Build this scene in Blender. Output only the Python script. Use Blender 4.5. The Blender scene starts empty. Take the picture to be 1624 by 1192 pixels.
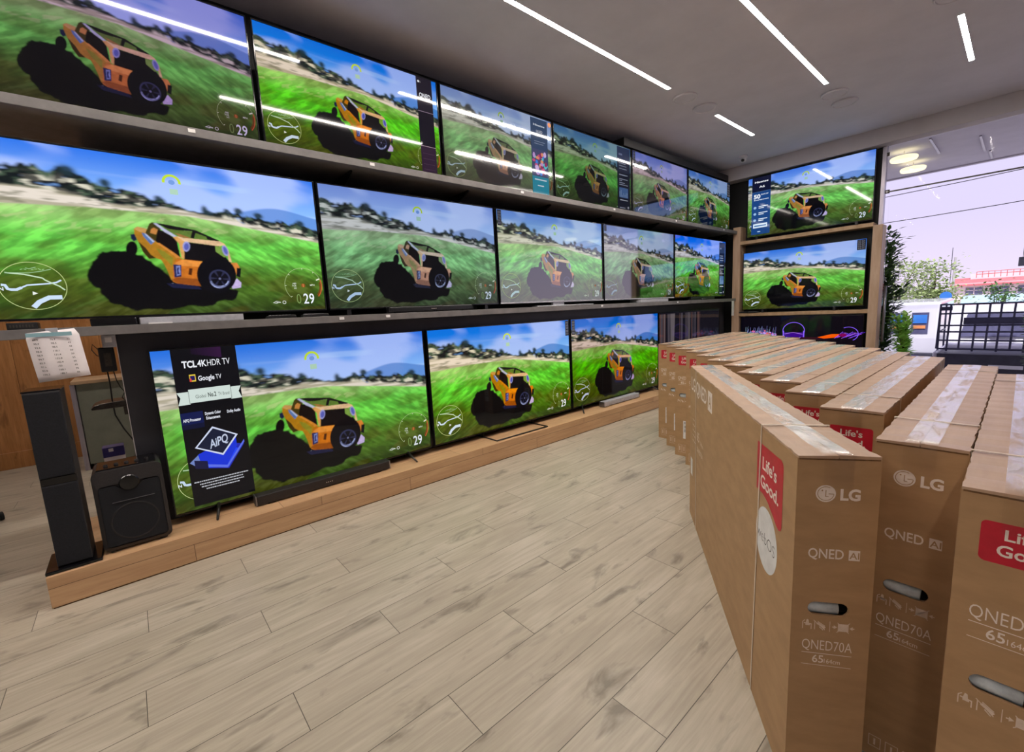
import bpy, bmesh, math, random
from mathutils import Vector, Matrix
R = math.radians
random.seed(7)
sc = bpy.context.scene
COL = sc.collection

# ------------------------------------------------------------------ camera
W_PX, F_PX = 1624.0, 700.0
yaw, pit, rol = R(-49.2248), R(8.2275), R(2.954)
fw = Vector((math.sin(yaw)*math.cos(pit), math.cos(yaw)*math.cos(pit), -math.sin(pit)))
r0 = Vector((math.cos(yaw), -math.sin(yaw), 0)); d0 = fw.cross(r0)
rt = math.cos(rol)*r0 + math.sin(rol)*d0
dn = -math.sin(rol)*r0 + math.cos(rol)*d0
cam = bpy.data.objects.new('camera', bpy.data.cameras.new('camera')); COL.objects.link(cam)
mw = Matrix((rt, -dn, -fw)).transposed().to_4x4(); mw.translation = Vector((0, 0, 1.25))
cam.matrix_world = mw
cam.data.sensor_width = 36; cam.data.sensor_fit = 'HORIZONTAL'
cam.data.lens = F_PX/W_PX*36; cam.data.clip_start = .05; cam.data.clip_end = 500
sc.camera = cam
# ------------------------------------------------------------------ exposure
sc.view_settings.view_transform = 'Standard'; sc.view_settings.look = 'None'
sc.view_settings.gamma = 1; sc.view_settings.exposure = 0; sc.view_settings.use_curve_mapping = False
# ------------------------------------------------------------------ world and sun
LAMP = 148.0          # radiance of the LED strips
SCREEN = 1.0
def s2l(c):
    c = c/255.0
    return c/12.92 if c <= .04045 else ((c+.055)/1.055)**2.4
def rgb(*c): return (s2l(c[0]), s2l(c[1]), s2l(c[2]), 1)
w = bpy.data.worlds.new('sky'); sc.world = w; w.use_nodes = True
nt = w.node_tree; nt.nodes.clear()
out = nt.nodes.new('ShaderNodeOutputWorld'); bg = nt.nodes.new('ShaderNodeBackground')
tc = nt.nodes.new('ShaderNodeTexCoord'); sep = nt.nodes.new('ShaderNodeSeparateXYZ'); cr = nt.nodes.new('ShaderNodeValToRGB')
nt.links.new(tc.outputs['Generated'], sep.inputs[0]); nt.links.new(sep.outputs['Z'], cr.inputs['Fac'])
cr.color_ramp.elements[0].position = 0.0; cr.color_ramp.elements[0].color = rgb(243, 228, 250)
cr.color_ramp.elements[1].position = .35; cr.color_ramp.elements[1].color = rgb(222, 216, 250)
e = cr.color_ramp.elements.new(.12); e.color = rgb(226, 216, 248)
nt.links.new(cr.outputs['Color'], bg.inputs['Color']); bg.inputs['Strength'].default_value = 1.12
nt.links.new(bg.outputs[0], out.inputs[0])
sun = bpy.data.objects.new('sun', bpy.data.lights.new('sun', 'SUN')); COL.objects.link(sun)
sun.data.energy = 4.6; sun.data.angle = R(1.5); sun.data.color = (1, .96, .9)
sun.rotation_euler = (R(31), 0, R(18))
sun['kind'] = 'structure'

# ------------------------------------------------------------------ materials
def mat(name, col, rough=.6, metal=0, spec=.5, emit=None, es=0, coat=0):
    m = bpy.data.materials.new(name); m.use_nodes = True
    b = m.node_tree.nodes['Principled BSDF']
    b.inputs['Base Color'].default_value = col; b.inputs['Roughness'].default_value = rough
    b.inputs['Metallic'].default_value = metal; b.inputs['Specular IOR Level'].default_value = spec
    b.inputs['Coat Weight'].default_value = coat
    if emit: b.inputs['Emission Color'].default_value = emit; b.inputs['Emission Strength'].default_value = es
    return m
class NG:
    """small helper to wire nodes of a material"""
    def __init__(s, m): s.m = m; s.t = m.node_tree; s.b = s.t.nodes['Principled BSDF']
    def n(s, kind, **kw):
        x = s.t.nodes.new('ShaderNode'+kind)
        for k, v in kw.items(): setattr(x, k, v)
        return x
    def l(s, a, b): s.t.links.new(a, b)
    def val(s, sock, v):
        if hasattr(v, 'links') or hasattr(v, 'is_linked'): s.l(v, sock)
        else: sock.default_value = v
    def math(s, op, a, b=0.0, c=None, clamp=False):
        x = s.n('Math', operation=op); x.use_clamp = clamp
        s.val(x.inputs[0], a); s.val(x.inputs[1], b)
        if c is not None: s.val(x.inputs[2], c)
        return x.outputs[0]
    def mix(s, f, a, b, blend='MIX'):
        x = s.n('Mix', data_type='RGBA', blend_type=blend)
        s.val(x.inputs[0], f); s.val(x.inputs[6], a); s.val(x.inputs[7], b)
        return x.outputs[2]
    def noise(s, vec, scale, detail=4, rough=.6, dist=0):
        x = s.n('TexNoise'); s.l(vec, x.inputs['Vector']); x.inputs['Scale'].default_value = scale
        x.inputs['Detail'].default_value = detail; x.inputs['Roughness'].default_value = rough
        x.inputs['Distortion'].default_value = dist
        return x.outputs['Fac']
    def ramp(s, f, *st):
        x = s.n('ValToRGB'); s.l(f, x.inputs[0]); el = x.color_ramp.elements
        for i, (p, c) in enumerate(st):
            q = el[i] if i < 2 else el.new(p)
            q.position = p; q.color = c
        return x.outputs[0]
    def mapv(s, vec, scale=(1, 1, 1), loc=(0, 0, 0), rot=(0, 0, 0)):
        x = s.n('Mapping'); s.l(vec, x.inputs[0]); x.inputs['Scale'].default_value = scale
        x.inputs['Location'].default_value = loc; x.inputs['Rotation'].default_value = rot
        return x.outputs[0]
    def bump(s, h, strength=.2, dist=.01):
        x = s.n('Bump'); s.l(h, x.inputs['Height']); x.inputs['Strength'].default_value = strength
        x.inputs['Distance'].default_value = dist; s.l(x.outputs[0], s.b.inputs['Normal'])
    def obj(s): return s.n('TexCoord').outputs['Object']
G4 = (0, 0, 0, 1); W4 = (1, 1, 1, 1)

def plank_mat(name, base, light, dark, x0, pw, y0, shift, plen, wallz=False, knots=True, rough=.37):
    m = mat(name, base, rough, spec=.4); g = NG(m); o = g.obj()
    sp = g.n('SeparateXYZ'); g.l(o, sp.inputs[0])
    across = sp.outputs['X']; along = sp.outputs['Y']
    if wallz: across = sp.outputs['Z']
    if wallz == 'Y': across, along = sp.outputs['Y'], sp.outputs['Z']
    a = g.math('DIVIDE', g.math('SUBTRACT', x0, across), pw)
    row = g.math('FLOOR', a); fa = g.math('FRACT', a)
    b = g.math('DIVIDE', g.math('SUBTRACT', g.math('SUBTRACT', along, y0), g.math('MULTIPLY', row, shift)), plen)
    cl = g.math('FLOOR', b); fb = g.math('FRACT', b)
    ea = g.math('MULTIPLY', g.math('MINIMUM', fa, g.math('SUBTRACT', 1.0, fa)), pw)
    eb = g.math('MULTIPLY', g.math('MINIMUM', fb, g.math('SUBTRACT', 1.0, fb)), plen)
    edge = g.math('LESS_THAN', g.math('MINIMUM', ea, eb), .0013)
    cv = g.n('CombineXYZ'); g.l(row, cv.inputs[0]); g.l(cl, cv.inputs[1])
    wn = g.n('TexWhiteNoise'); g.l(cv.outputs[0], wn.inputs[0])
    cv2 = g.n('CombineXYZ'); g.l(g.math('ADD', g.math('MULTIPLY', across, 1.0), g.math('MULTIPLY', wn.outputs[0], 31.0)), cv2.inputs[0])
    g.l(g.math('ADD', along, g.math('MULTIPLY', wn.outputs[0], 17.0)), cv2.inputs[1])
    v = cv2.outputs[0]
    gr = g.noise(g.mapv(v, (60, 3.0, 1)), 1.0, 6, .65, .3)
    big = g.noise(g.mapv(v, (7, 1.6, 1)), 1.0, 3, .6, .6)
    c = g.mix(g.math('MULTIPLY', wn.outputs[0], .55), base, light)
    c = g.mix(g.ramp(gr, (.35, W4), (.62, G4)), c, dark)
    c2 = g.mix(.42, base, c)
    c2 = g.mix(g.math('MULTIPLY', g.ramp(big, (.3, W4), (.55, G4)), .35), c2, dark)
    c2 = g.mix(g.math('MULTIPLY', g.ramp(big, (.55, G4), (.75, W4)), .4), c2, light)
    if knots:
        kn = g.noise(g.mapv(v, (9.5, 3.4, 1)), 1.0, 4, .6, .45)
        kf = g.math('MULTIPLY', g.ramp(kn, (.57, G4), (.71, W4)), .60)
        c2 = g.mix(kf, c2, tuple(x*.36 for x in dark[:3])+(1,))
    c2 = g.mix(edge, c2, tuple(x*.35 for x in dark[:3])+(1,))
    g.l(c2, g.b.inputs['Base Color'])
    g.bump(g.math('ADD', g.math('MULTIPLY', gr, .3), g.math('MULTIPLY', edge, -1.0)), .25, .002)
    return m

M = {}
M['floor'] = plank_mat('oak_laminate_floor', rgb(178, 167, 151), rgb(201, 192, 177), rgb(140, 128, 113), -.588, .1915, 1.03, .40, 1.18)
M['platform'] = plank_mat('warm_oak_platform', rgb(200, 162, 124), rgb(214, 178, 138), rgb(164, 124, 90), -2.84, .19, -.12, .62, 1.29, knots=False)
M['platform_front'] = plank_mat('warm_oak_platform_front', rgb(200, 162, 124), rgb(214, 178, 138), rgb(164, 124, 90), 1.0, .9, -.12, .62, 1.29, wallz=True, knots=False)
M['wall_wood'] = plank_mat('rustic_wood_panelling', rgb(176, 120, 70), rgb(200, 146, 92), rgb(116, 72, 38), -.83, .62, -4, 0, 20, wallz='Y')

def noisy(name, col, col2, scale, rough=.6, stretch=(1, 1, 1), bump=0, spec=.5, metal=0, coat=0, lo=.35, hi=.65):
    m = mat(name, col, rough, metal, spec, coat=coat); g = NG(m)
    f = g.noise(g.mapv(g.obj(), stretch), scale, 5, .6)
    g.l(g.mix(g.ramp(f, (lo, G4), (hi, W4)), col, col2), g.b.inputs['Base Color'])
    if bump: g.bump(f, bump, .004)
    return m
M['cardboard'] = noisy('brown_cardboard', rgb(168, 132, 95), rgb(180, 143, 104), 9, .62, (1, 1, 3), .06, .35)
M['flap'] = noisy('cardboard_flap', rgb(188, 156, 130), rgb(172, 140, 116), 6, .38, (4, .6, 1), .25, .5)
M['cut'] = noisy('dark_shade_edge', rgb(120, 86, 52), rgb(90, 60, 34), 60, .9)  # dark brown for shade lines below the flaps and platform
M['ink'] = noisy('pale_ink_print', rgb(240, 226, 216), rgb(230, 214, 204), 60, .7)
M['ink_dim'] = noisy('thin_pale_ink', rgb(226, 206, 190), rgb(216, 194, 176), 60, .7)
M['ink_dark'] = noisy('dark_ink_print', rgb(70, 62, 58), rgb(50, 45, 42), 60, .7)
M['red_ink'] = noisy('red_ink_print', rgb(200, 22, 48), rgb(182, 18, 42), 20, .5)
M['sticker'] = noisy('white_paper_sticker', rgb(232, 230, 230), rgb(215, 212, 212), 20, .6)
M['strap'] = noisy('white_plastic_strap', rgb(222, 204, 186), rgb(205, 188, 170), 40, .35)
M['foam'] = noisy('white_foam', rgb(214, 220, 224), rgb(190, 198, 204), 60, .85)
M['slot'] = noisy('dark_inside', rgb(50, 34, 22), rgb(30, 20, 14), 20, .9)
M['ceiling'] = noisy('painted_ceiling', rgb(214, 210, 222), rgb(206, 202, 214), 3, .8)
M['wall'] = noisy('painted_wall', rgb(196, 190, 196), rgb(188, 182, 188), 3, .8)
M['disc'] = noisy('white_painted_metal', rgb(216, 212, 222), rgb(208, 204, 214), 6, .6)
M['black_wall'] = noisy('black_panelling', rgb(17, 16, 20), rgb(12, 12, 15), 8, .6)
M['grey_panel'] = noisy('charcoal_board', rgb(58, 58, 66), rgb(50, 50, 58), 5, .5)
M['shelf'] = noisy('grey_shelf_board', rgb(118, 114, 114), rgb(104, 100, 100), 12, .5)
M['shelf_wood'] = noisy('light_oak_shelf', rgb(184, 154, 122), rgb(164, 132, 100), 14, .5, (1, .2, .2))
M['shelf_wood_v'] = noisy('light_oak_post', rgb(190, 162, 140), rgb(168, 138, 112), 14, .5, (1, 1, .15))
M['black_plastic'] = noisy('black_plastic', rgb(24, 24, 28), rgb(16, 16, 19), 30, .4)
M['gloss_black'] = noisy('gloss_black_plastic', rgb(14, 14, 18), rgb(10, 10, 13), 20, .12)
M['speaker_cloth'] = noisy('black_speaker_cloth', rgb(26, 27, 34), rgb(18, 19, 25), 200, .95, bump=.3)
M['speaker_case'] = noisy('black_textured_vinyl', rgb(40, 36, 38), rgb(30, 27, 29), 120, .5, bump=.3)
M['metal'] = noisy('brushed_metal', rgb(150, 150, 156), rgb(130, 130, 138), 40, .3, (1, 30, 1), metal=.9)
M['dark_metal'] = noisy('dark_metal', rgb(70, 66, 64), rgb(54, 50, 48), 40, .35, metal=.8)
M['silver'] = noisy('silver_plastic', rgb(176, 176, 184), rgb(160, 160, 168), 40, .35)
M['paper'] = noisy('white_paper', rgb(236, 228, 230), rgb(226, 218, 222), 9, .8)
M['paper_blue'] = noisy('pale_blue_print', rgb(140, 178, 188), rgb(128, 166, 178), 9, .8)
M['green_panel'] = noisy('grey_green_board', rgb(122, 124, 112), rgb(112, 114, 102), 9, .5)
M['purple'] = noisy('purple_card', rgb(70, 60, 130), rgb(56, 48, 110), 12, .5)
M['rubber'] = noisy('black_rubber', rgb(22, 22, 23), rgb(14, 14, 15), 30, .7)
M['aluminium'] = noisy('anodised_aluminium', rgb(170, 164, 176), rgb(150, 145, 158), 30, .3, (1, 1, .1), metal=.7)
M['leaf'] = noisy('green_leaf', rgb(52, 84, 44), rgb(96, 140, 64), 3, .4)
M['leaf_light'] = noisy('fresh_green_leaf', rgb(160, 220, 90), rgb(190, 235, 130), 3, .4)
M['leaf_dry'] = noisy('olive_leaf', rgb(140, 160, 96), rgb(170, 188, 130), 2, .5)
M['bark'] = noisy('bark', rgb(96, 80, 70), rgb(70, 58, 50), 10, .9, (1, 1, .2))
M['concrete'] = noisy('pale_concrete', rgb(190, 186, 184), rgb(176, 172, 170), 2, .9)
M['car_white'] = noisy('white_car_paint', rgb(226, 226, 236), rgb(216, 216, 228), 1, .25, coat=.6)
M['car_dark'] = noisy('dark_trim', rgb(60, 60, 78), rgb(48, 48, 64), 8, .5)
M['car_glass'] = noisy('tinted_car_glass', rgb(96, 96, 128), rgb(80, 80, 110), 2, .1)
M['rack'] = noisy('dark_blue_steel', rgb(66, 66, 96), rgb(52, 52, 80), 10, .5)
M['bld_wall'] = noisy('white_render', rgb(236, 220, 222), rgb(226, 210, 212), .3, .9)
M['bld_roof'] = noisy('red_roof', rgb(208, 120, 124), rgb(192, 104, 108), .5, .8)
M['bld_win'] = noisy('window_glazing', rgb(120, 124, 150), rgb(100, 104, 130), .5, .2)
M['awning'] = noisy('pale_blue_awning', rgb(178, 208, 222), rgb(166, 198, 214), .6, .7)
M['blue_sign'] = noisy('blue_sign', rgb(40, 110, 200), rgb(60, 130, 210), 2, .5)
M['orange'] = noisy('orange_goods', rgb(230, 150, 90), rgb(210, 130, 80), 2, .5)
M['cable'] = noisy('black_cable', rgb(20, 20, 22), rgb(14, 14, 15), 50, .5)
m = mat('led_strip', rgb(255, 240, 220), .5, emit=(1.0, .92, .82, 1), es=LAMP); M['led'] = m
m = mat('pendant_glow', rgb(255, 250, 220), .5, emit=(1.0, .93, .50, 1), es=1.25); M['ring'] = m

# glass sheet: clear, with the facing dependent mirror of real glass
m = bpy.data.materials.new('clear_glass'); m.use_nodes = True; t = m.node_tree; t.nodes.clear()
o_ = t.nodes.new('ShaderNodeOutputMaterial'); mx = t.nodes.new('ShaderNodeMixShader')
tr = t.nodes.new('ShaderNodeBsdfTransparent'); gl = t.nodes.new('ShaderNodeBsdfGlossy')
tr.inputs[0].default_value = (.97, .97, .98, 1); gl.inputs['Roughness'].default_value = 0.0
lw = t.nodes.new('ShaderNodeLayerWeight'); pw = t.nodes.new('ShaderNodeMath'); pw.operation = 'POWER'; pw.inputs[1].default_value = 5
ad = t.nodes.new('ShaderNodeMath'); ad.operation = 'MULTIPLY_ADD'; ad.inputs[1].default_value = .95; ad.inputs[2].default_value = .0012
lw.inputs[0].default_value = .5
t.links.new(lw.outputs['Facing'], pw.inputs[0]); t.links.new(pw.outputs[0], ad.inputs[0]); t.links.new(ad.outputs[0], mx.inputs[0])
t.links.new(tr.outputs[0], mx.inputs[1]); t.links.new(gl.outputs[0], mx.inputs[2]); t.links.new(mx.outputs[0], o_.inputs[0])
M['glass'] = m
# clear packing tape: lets the board show through, wrinkled gloss on top
m = bpy.data.materials.new('clear_packing_tape'); m.use_nodes = True; g = NG(m); bs = g.b
f = g.noise(g.mapv(g.obj(), (7, 3, 7)), 6, 5, .6, .6); bp = g.n('Bump'); g.l(f, bp.inputs['Height']); bp.inputs['Strength'].default_value = .5; bp.inputs['Distance'].default_value = .006
tr2 = g.n('BsdfTransparent'); gs2 = g.n('BsdfGlossy'); mx2 = g.n('MixShader'); lw2 = g.n('LayerWeight'); lw2.inputs[0].default_value = .5
gs2.inputs['Roughness'].default_value = .27; gs2.inputs['Color'].default_value = (1, 1, 1, 1); g.l(bp.outputs[0], gs2.inputs['Normal'])
pt = g.noise(g.mapv(g.obj(), (22, 5, 9)), 1.0, 4, .6, .8)
fc = g.math('MULTIPLY', g.math('MULTIPLY_ADD', g.math('POWER', lw2.outputs['Facing'], 1.7), 1.15, .02, True), g.ramp(pt, (.36, (.22, .22, .22, 1)), (.52, W4))); g.l(fc, mx2.inputs[0])
tr2.inputs[0].default_value = (.96, .95, .94, 1); g.l(tr2.outputs[0], mx2.inputs[1]); g.l(gs2.outputs[0], mx2.inputs[2]); g.l(mx2.outputs[0], g.t.nodes['Material Output'].inputs[0])
g.t.nodes.remove(bs)
M['tape'] = m

# screens: one lit display material for every television, tinted by the object's own colour
def screen_mat(name, kind):
    m = mat(name, (.003, .003, .004, 1), .045, spec=.33); g = NG(m)
    at = g.n('Attribute', attribute_name='Col'); uv = g.n('UVMap', uv_map='UVMap').outputs[0]
    c = at.outputs['Color']
    if kind == 'sky':
        sp = g.n('SeparateXYZ'); g.l(uv, sp.inputs[0])
        c = g.ramp(sp.outputs['Y'], (.55, rgb(150, 196, 250)), (1.0, rgb(38, 110, 228)))
        f = g.noise(g.mapv(uv, (3.2, 4.6, 1), (1.3, 0, 0), (0, 0, -.25)), 1.0, 6, .62, .4)
        c = g.mix(g.math('MULTIPLY', g.ramp(f, (.46, G4), (.68, W4)), .55), c, rgb(176, 196, 250))
        f2 = g.noise(g.mapv(uv, (1.5, 26, 1), (0, 0, 0), (0, 0, -.14)), 1.0, 2, .5)
        c = g.mix(g.math('MULTIPLY', g.ramp(f2, (.58, G4), (.72, W4)), .3), c, rgb(190, 215, 255))
    if kind == 'grass':
        sp = g.n('SeparateXYZ'); g.l(uv, sp.inputs[0])
        c = g.ramp(sp.outputs['Y'], (.0, rgb(54, 84, 18)), (.33, rgb(84, 132, 34)), (.47, rgb(98, 186, 62)), (.66, rgb(148, 196, 96)))
        f = g.noise(g.mapv(uv, (5, 16, 1), (0, 0, 0), (0, 0, .45)), 1.0, 5, .6, .5)
        c = g.mix(g.math('MULTIPLY', g.ramp(f, (.4, W4), (.62, G4)), .55), c, rgb(50, 84, 22))
        f = g.noise(g.mapv(uv, (14, 40, 1), (0, 0, 0), (0, 0, .5)), 1.0, 4, .6, .3)
        c = g.mix(g.math('MULTIPLY', g.ramp(f, (.52, G4), (.74, W4)), .4), c, rgb(150, 206, 92))
        f = g.noise(g.mapv(uv, (30, 40, 1)), 1.0, 3, .6)
        hi = g.ramp(sp.outputs['Y'], (.42, G4), (.6, W4))
        c = g.mix(g.math('MULTIPLY', g.math('MULTIPLY', g.ramp(f, (.6, G4), (.72, W4)), .6), hi), c, rgb(206, 204, 140))
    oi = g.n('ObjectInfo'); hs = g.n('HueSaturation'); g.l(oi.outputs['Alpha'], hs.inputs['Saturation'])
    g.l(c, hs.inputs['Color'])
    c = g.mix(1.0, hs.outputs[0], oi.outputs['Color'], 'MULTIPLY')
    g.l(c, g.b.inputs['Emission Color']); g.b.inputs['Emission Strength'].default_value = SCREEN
    m.cycles.emission_sampling = 'NONE'
    return m
M['scr_gloss'] = screen_mat('glossy_screen_picture', 'flat'); M['scr_gloss'].node_tree.nodes['Principled BSDF'].inputs['Specular IOR Level'].default_value = 1.0; M['scr_gloss'].node_tree.nodes['Principled BSDF'].inputs['IOR'].default_value = 1.85
M['scr'] = screen_mat('lit_screen_picture', 'flat'); M['scr_sky'] = screen_mat('lit_screen_sky', 'sky'); M['scr_grass'] = screen_mat('lit_screen_grass', 'grass')

# ------------------------------------------------------------------ mesh building
_txt = {}
def text2d(s, bold=0.0, space=1.0):
    k = (s, bold, space)
    if k not in _txt:
        cu = bpy.data.curves.new('t', 'FONT'); cu.body = s; cu.size = 1; cu.offset = bold; cu.resolution_u = 3
        cu.space_character = space; cu.fill_mode = 'FRONT'
        ob = bpy.data.objects.new('t', cu); me = bpy.data.meshes.new_from_object(ob)
        vs = [(v.co.x, v.co.y) for v in me.vertices]; fs = [tuple(p.vertices) for p in me.polygons]
        bpy.data.objects.remove(ob); bpy.data.curves.remove(cu); bpy.data.meshes.remove(me)
        if vs:
            x0 = min(v[0] for v in vs); x1 = max(v[0] for v in vs); y0 = min(v[1] for v in vs); y1 = max(v[1] for v in vs)
        else: x0 = x1 = y0 = y1 = 0
        _txt[k] = (vs, fs, (x0, x1, y0, y1))
    return _txt[k]

class MB:
    def __init__(s): s.v = []; s.f = []; s.m = []; s.c = []; s.uvs = False
    def add(s, vs, fs, m=0, col=(1, 1, 1)):
        n = len(s.v); s.v += [tuple(v) for v in vs]
        for f in fs: s.f.append(tuple(n+i for i in f)); s.m.append(m); s.c.append(col)
        return s
    def box(s, x0, x1, y0, y1, z0, z1, m=0):
        vs = [(x, y, z) for x in (x0, x1) for y in (y0, y1) for z in (z0, z1)]
        return s.add(vs, [(0, 1, 3, 2), (4, 6, 7, 5), (0, 4, 5, 1), (2, 3, 7, 6), (0, 2, 6, 4), (1, 5, 7, 3)], m)
    def prism(s, pts, a, b, axis='y', m=0):
        """pts 2D outline extruded from a to b along axis"""
        def p(u, v, t): return {'x': (t, u, v), 'y': (u, t, v), 'z': (u, v, t)}[axis]
        n = len(pts); vs = [p(u, v, a) for u, v in pts]+[p(u, v, b) for u, v in pts]
        return s.add(vs, [tuple(range(n)), tuple(range(2*n-1, n-1, -1))]+[(i, (i+1) % n, n+(i+1) % n, n+i) for i in range(n)], m)
    def tube(s, pts, r, n=8, m=0, closed=False):
        P = [Vector(p) for p in pts]; k = len(P); rings = []
        rr = r if isinstance(r, (list, tuple)) else [r]*k
        nrm = None
        for i in range(k):
            a = P[(i-1) % k] if (closed or i > 0) else P[i]; b = P[(i+1) % k] if (closed or i < k-1) else P[i]
            t_ = (b-a).normalized()
            if nrm is None: nrm = t_.orthogonal().normalized()
            nrm = (nrm-t_*nrm.dot(t_)); nrm = nrm.normalized() if nrm.length > 1e-6 else t_.orthogonal().normalized()
            bi = t_.cross(nrm)
            rings.append([P[i]+(nrm*math.cos(2*math.pi*j/n)+bi*math.sin(2*math.pi*j/n))*rr[i] for j in range(n)])
        vs = [q for rg in rings for q in rg]; fs = []
        for i in range(k if closed else k-1):
            for j in range(n):
                a = i*n+j; b = i*n+(j+1) % n; c = ((i+1) % k)*n+(j+1) % n; d = ((i+1) % k)*n+j
                fs.append((a, b, c, d))
        if not closed: fs += [tuple(range(n-1, -1, -1)), tuple((k-1)*n+j for j in range(n))]
        return s.add(vs, fs, m)
    def lathe(s, prof, c=(0, 0, 0), n=24, m=0, axis='z'):
        vs = []; fs = []
        for r, h in prof:
            for j in range(n):
                a = 2*math.pi*j/n; x, y = r*math.cos(a), r*math.sin(a)
                q = {'z': (x, y, h), 'y': (x, h, y), 'x': (h, x, y)}[axis]
                vs.append((c[0]+q[0], c[1]+q[1], c[2]+q[2]))
        k = len(prof)
        for i in range(k-1):
            for j in range(n): fs.append((i*n+j, i*n+(j+1) % n, (i+1)*n+(j+1) % n, (i+1)*n+j))
        fs += [tuple(range(n-1, -1, -1)), tuple((k-1)*n+j for j in range(n))]
        return s.add(vs, fs, m)
    def text(s, txt, o, ri, up, h=None, w=None, m=0, bold=0.0, space=1.0, col=(1, 1, 1), align='l'):
        """flat lettering: h cap height, optional w total width, o = lower left (or centre) point"""
        vs, fs, (x0, x1, y0, y1) = text2d(txt, bold, space)
        if x1 <= x0: return s
        capy0, capy1 = 0.0, .70
        sy = (h/(capy1-capy0)) if h else (w/(x1-x0)); sx = (w/(x1-x0)) if w else sy
        ww = (x1-x0)*sx; off = {'l': 0, 'c': -ww/2, 'r': -ww}[align]
        o = Vector(o); ri = Vector(ri); up = Vector(up)
        return s.add([o+ri*((a-x0)*sx+off)+up*(b*sy) for a, b in vs], fs, m, col)
    def build(s, name, mats, parent=None, bevel=0, smooth=False, seg=2, loc=None, fix=True):
        me = bpy.data.meshes.new(name); me.from_pydata(s.v, [], s.f)
        for k in (mats if isinstance(mats, (list, tuple)) else [mats]): me.materials.append(M[k])
        for p, mi in zip(me.polygons, s.m): p.material_index = mi; p.use_smooth = smooth
        if fix:
            bm = bmesh.new(); bm.from_mesh(me); bmesh.ops.recalc_face_normals(bm, faces=bm.faces); bm.to_mesh(me); bm.free()
        ob = bpy.data.objects.new(name, me); COL.objects.link(ob)
        if parent: ob.parent = parent
        if loc: ob.location = loc
        if bevel:
            b = ob.modifiers.new('bevel', 'BEVEL'); b.width = bevel; b.segments = seg; b.limit_method = 'ANGLE'; b.angle_limit = R(40)
        return ob
def tag(o, label=None, cat=None, group=None, kind=None):
    if label: o['label'] = label
    if cat: o['category'] = cat
    if group: o['group'] = group
    if kind: o['kind'] = kind
    return o
def thing(name, loc, rz=0, label=None, cat=None, group=None):
    o = bpy.data.objects.new(name, None); COL.objects.link(o); o.empty_display_size = .1
    o.location = loc; o.rotation_euler = (0, 0, rz)
    return tag(o, label, cat, group)
def dup_tree(o, parent=None):
    c = o.copy(); COL.objects.link(c)
    if parent: c.parent = parent
    for ch in list(o.children): dup_tree(ch, c)
    return c
def struct(name, b, mats, bevel=0): return tag(b.build(name, mats, bevel=bevel), kind='structure')
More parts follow.
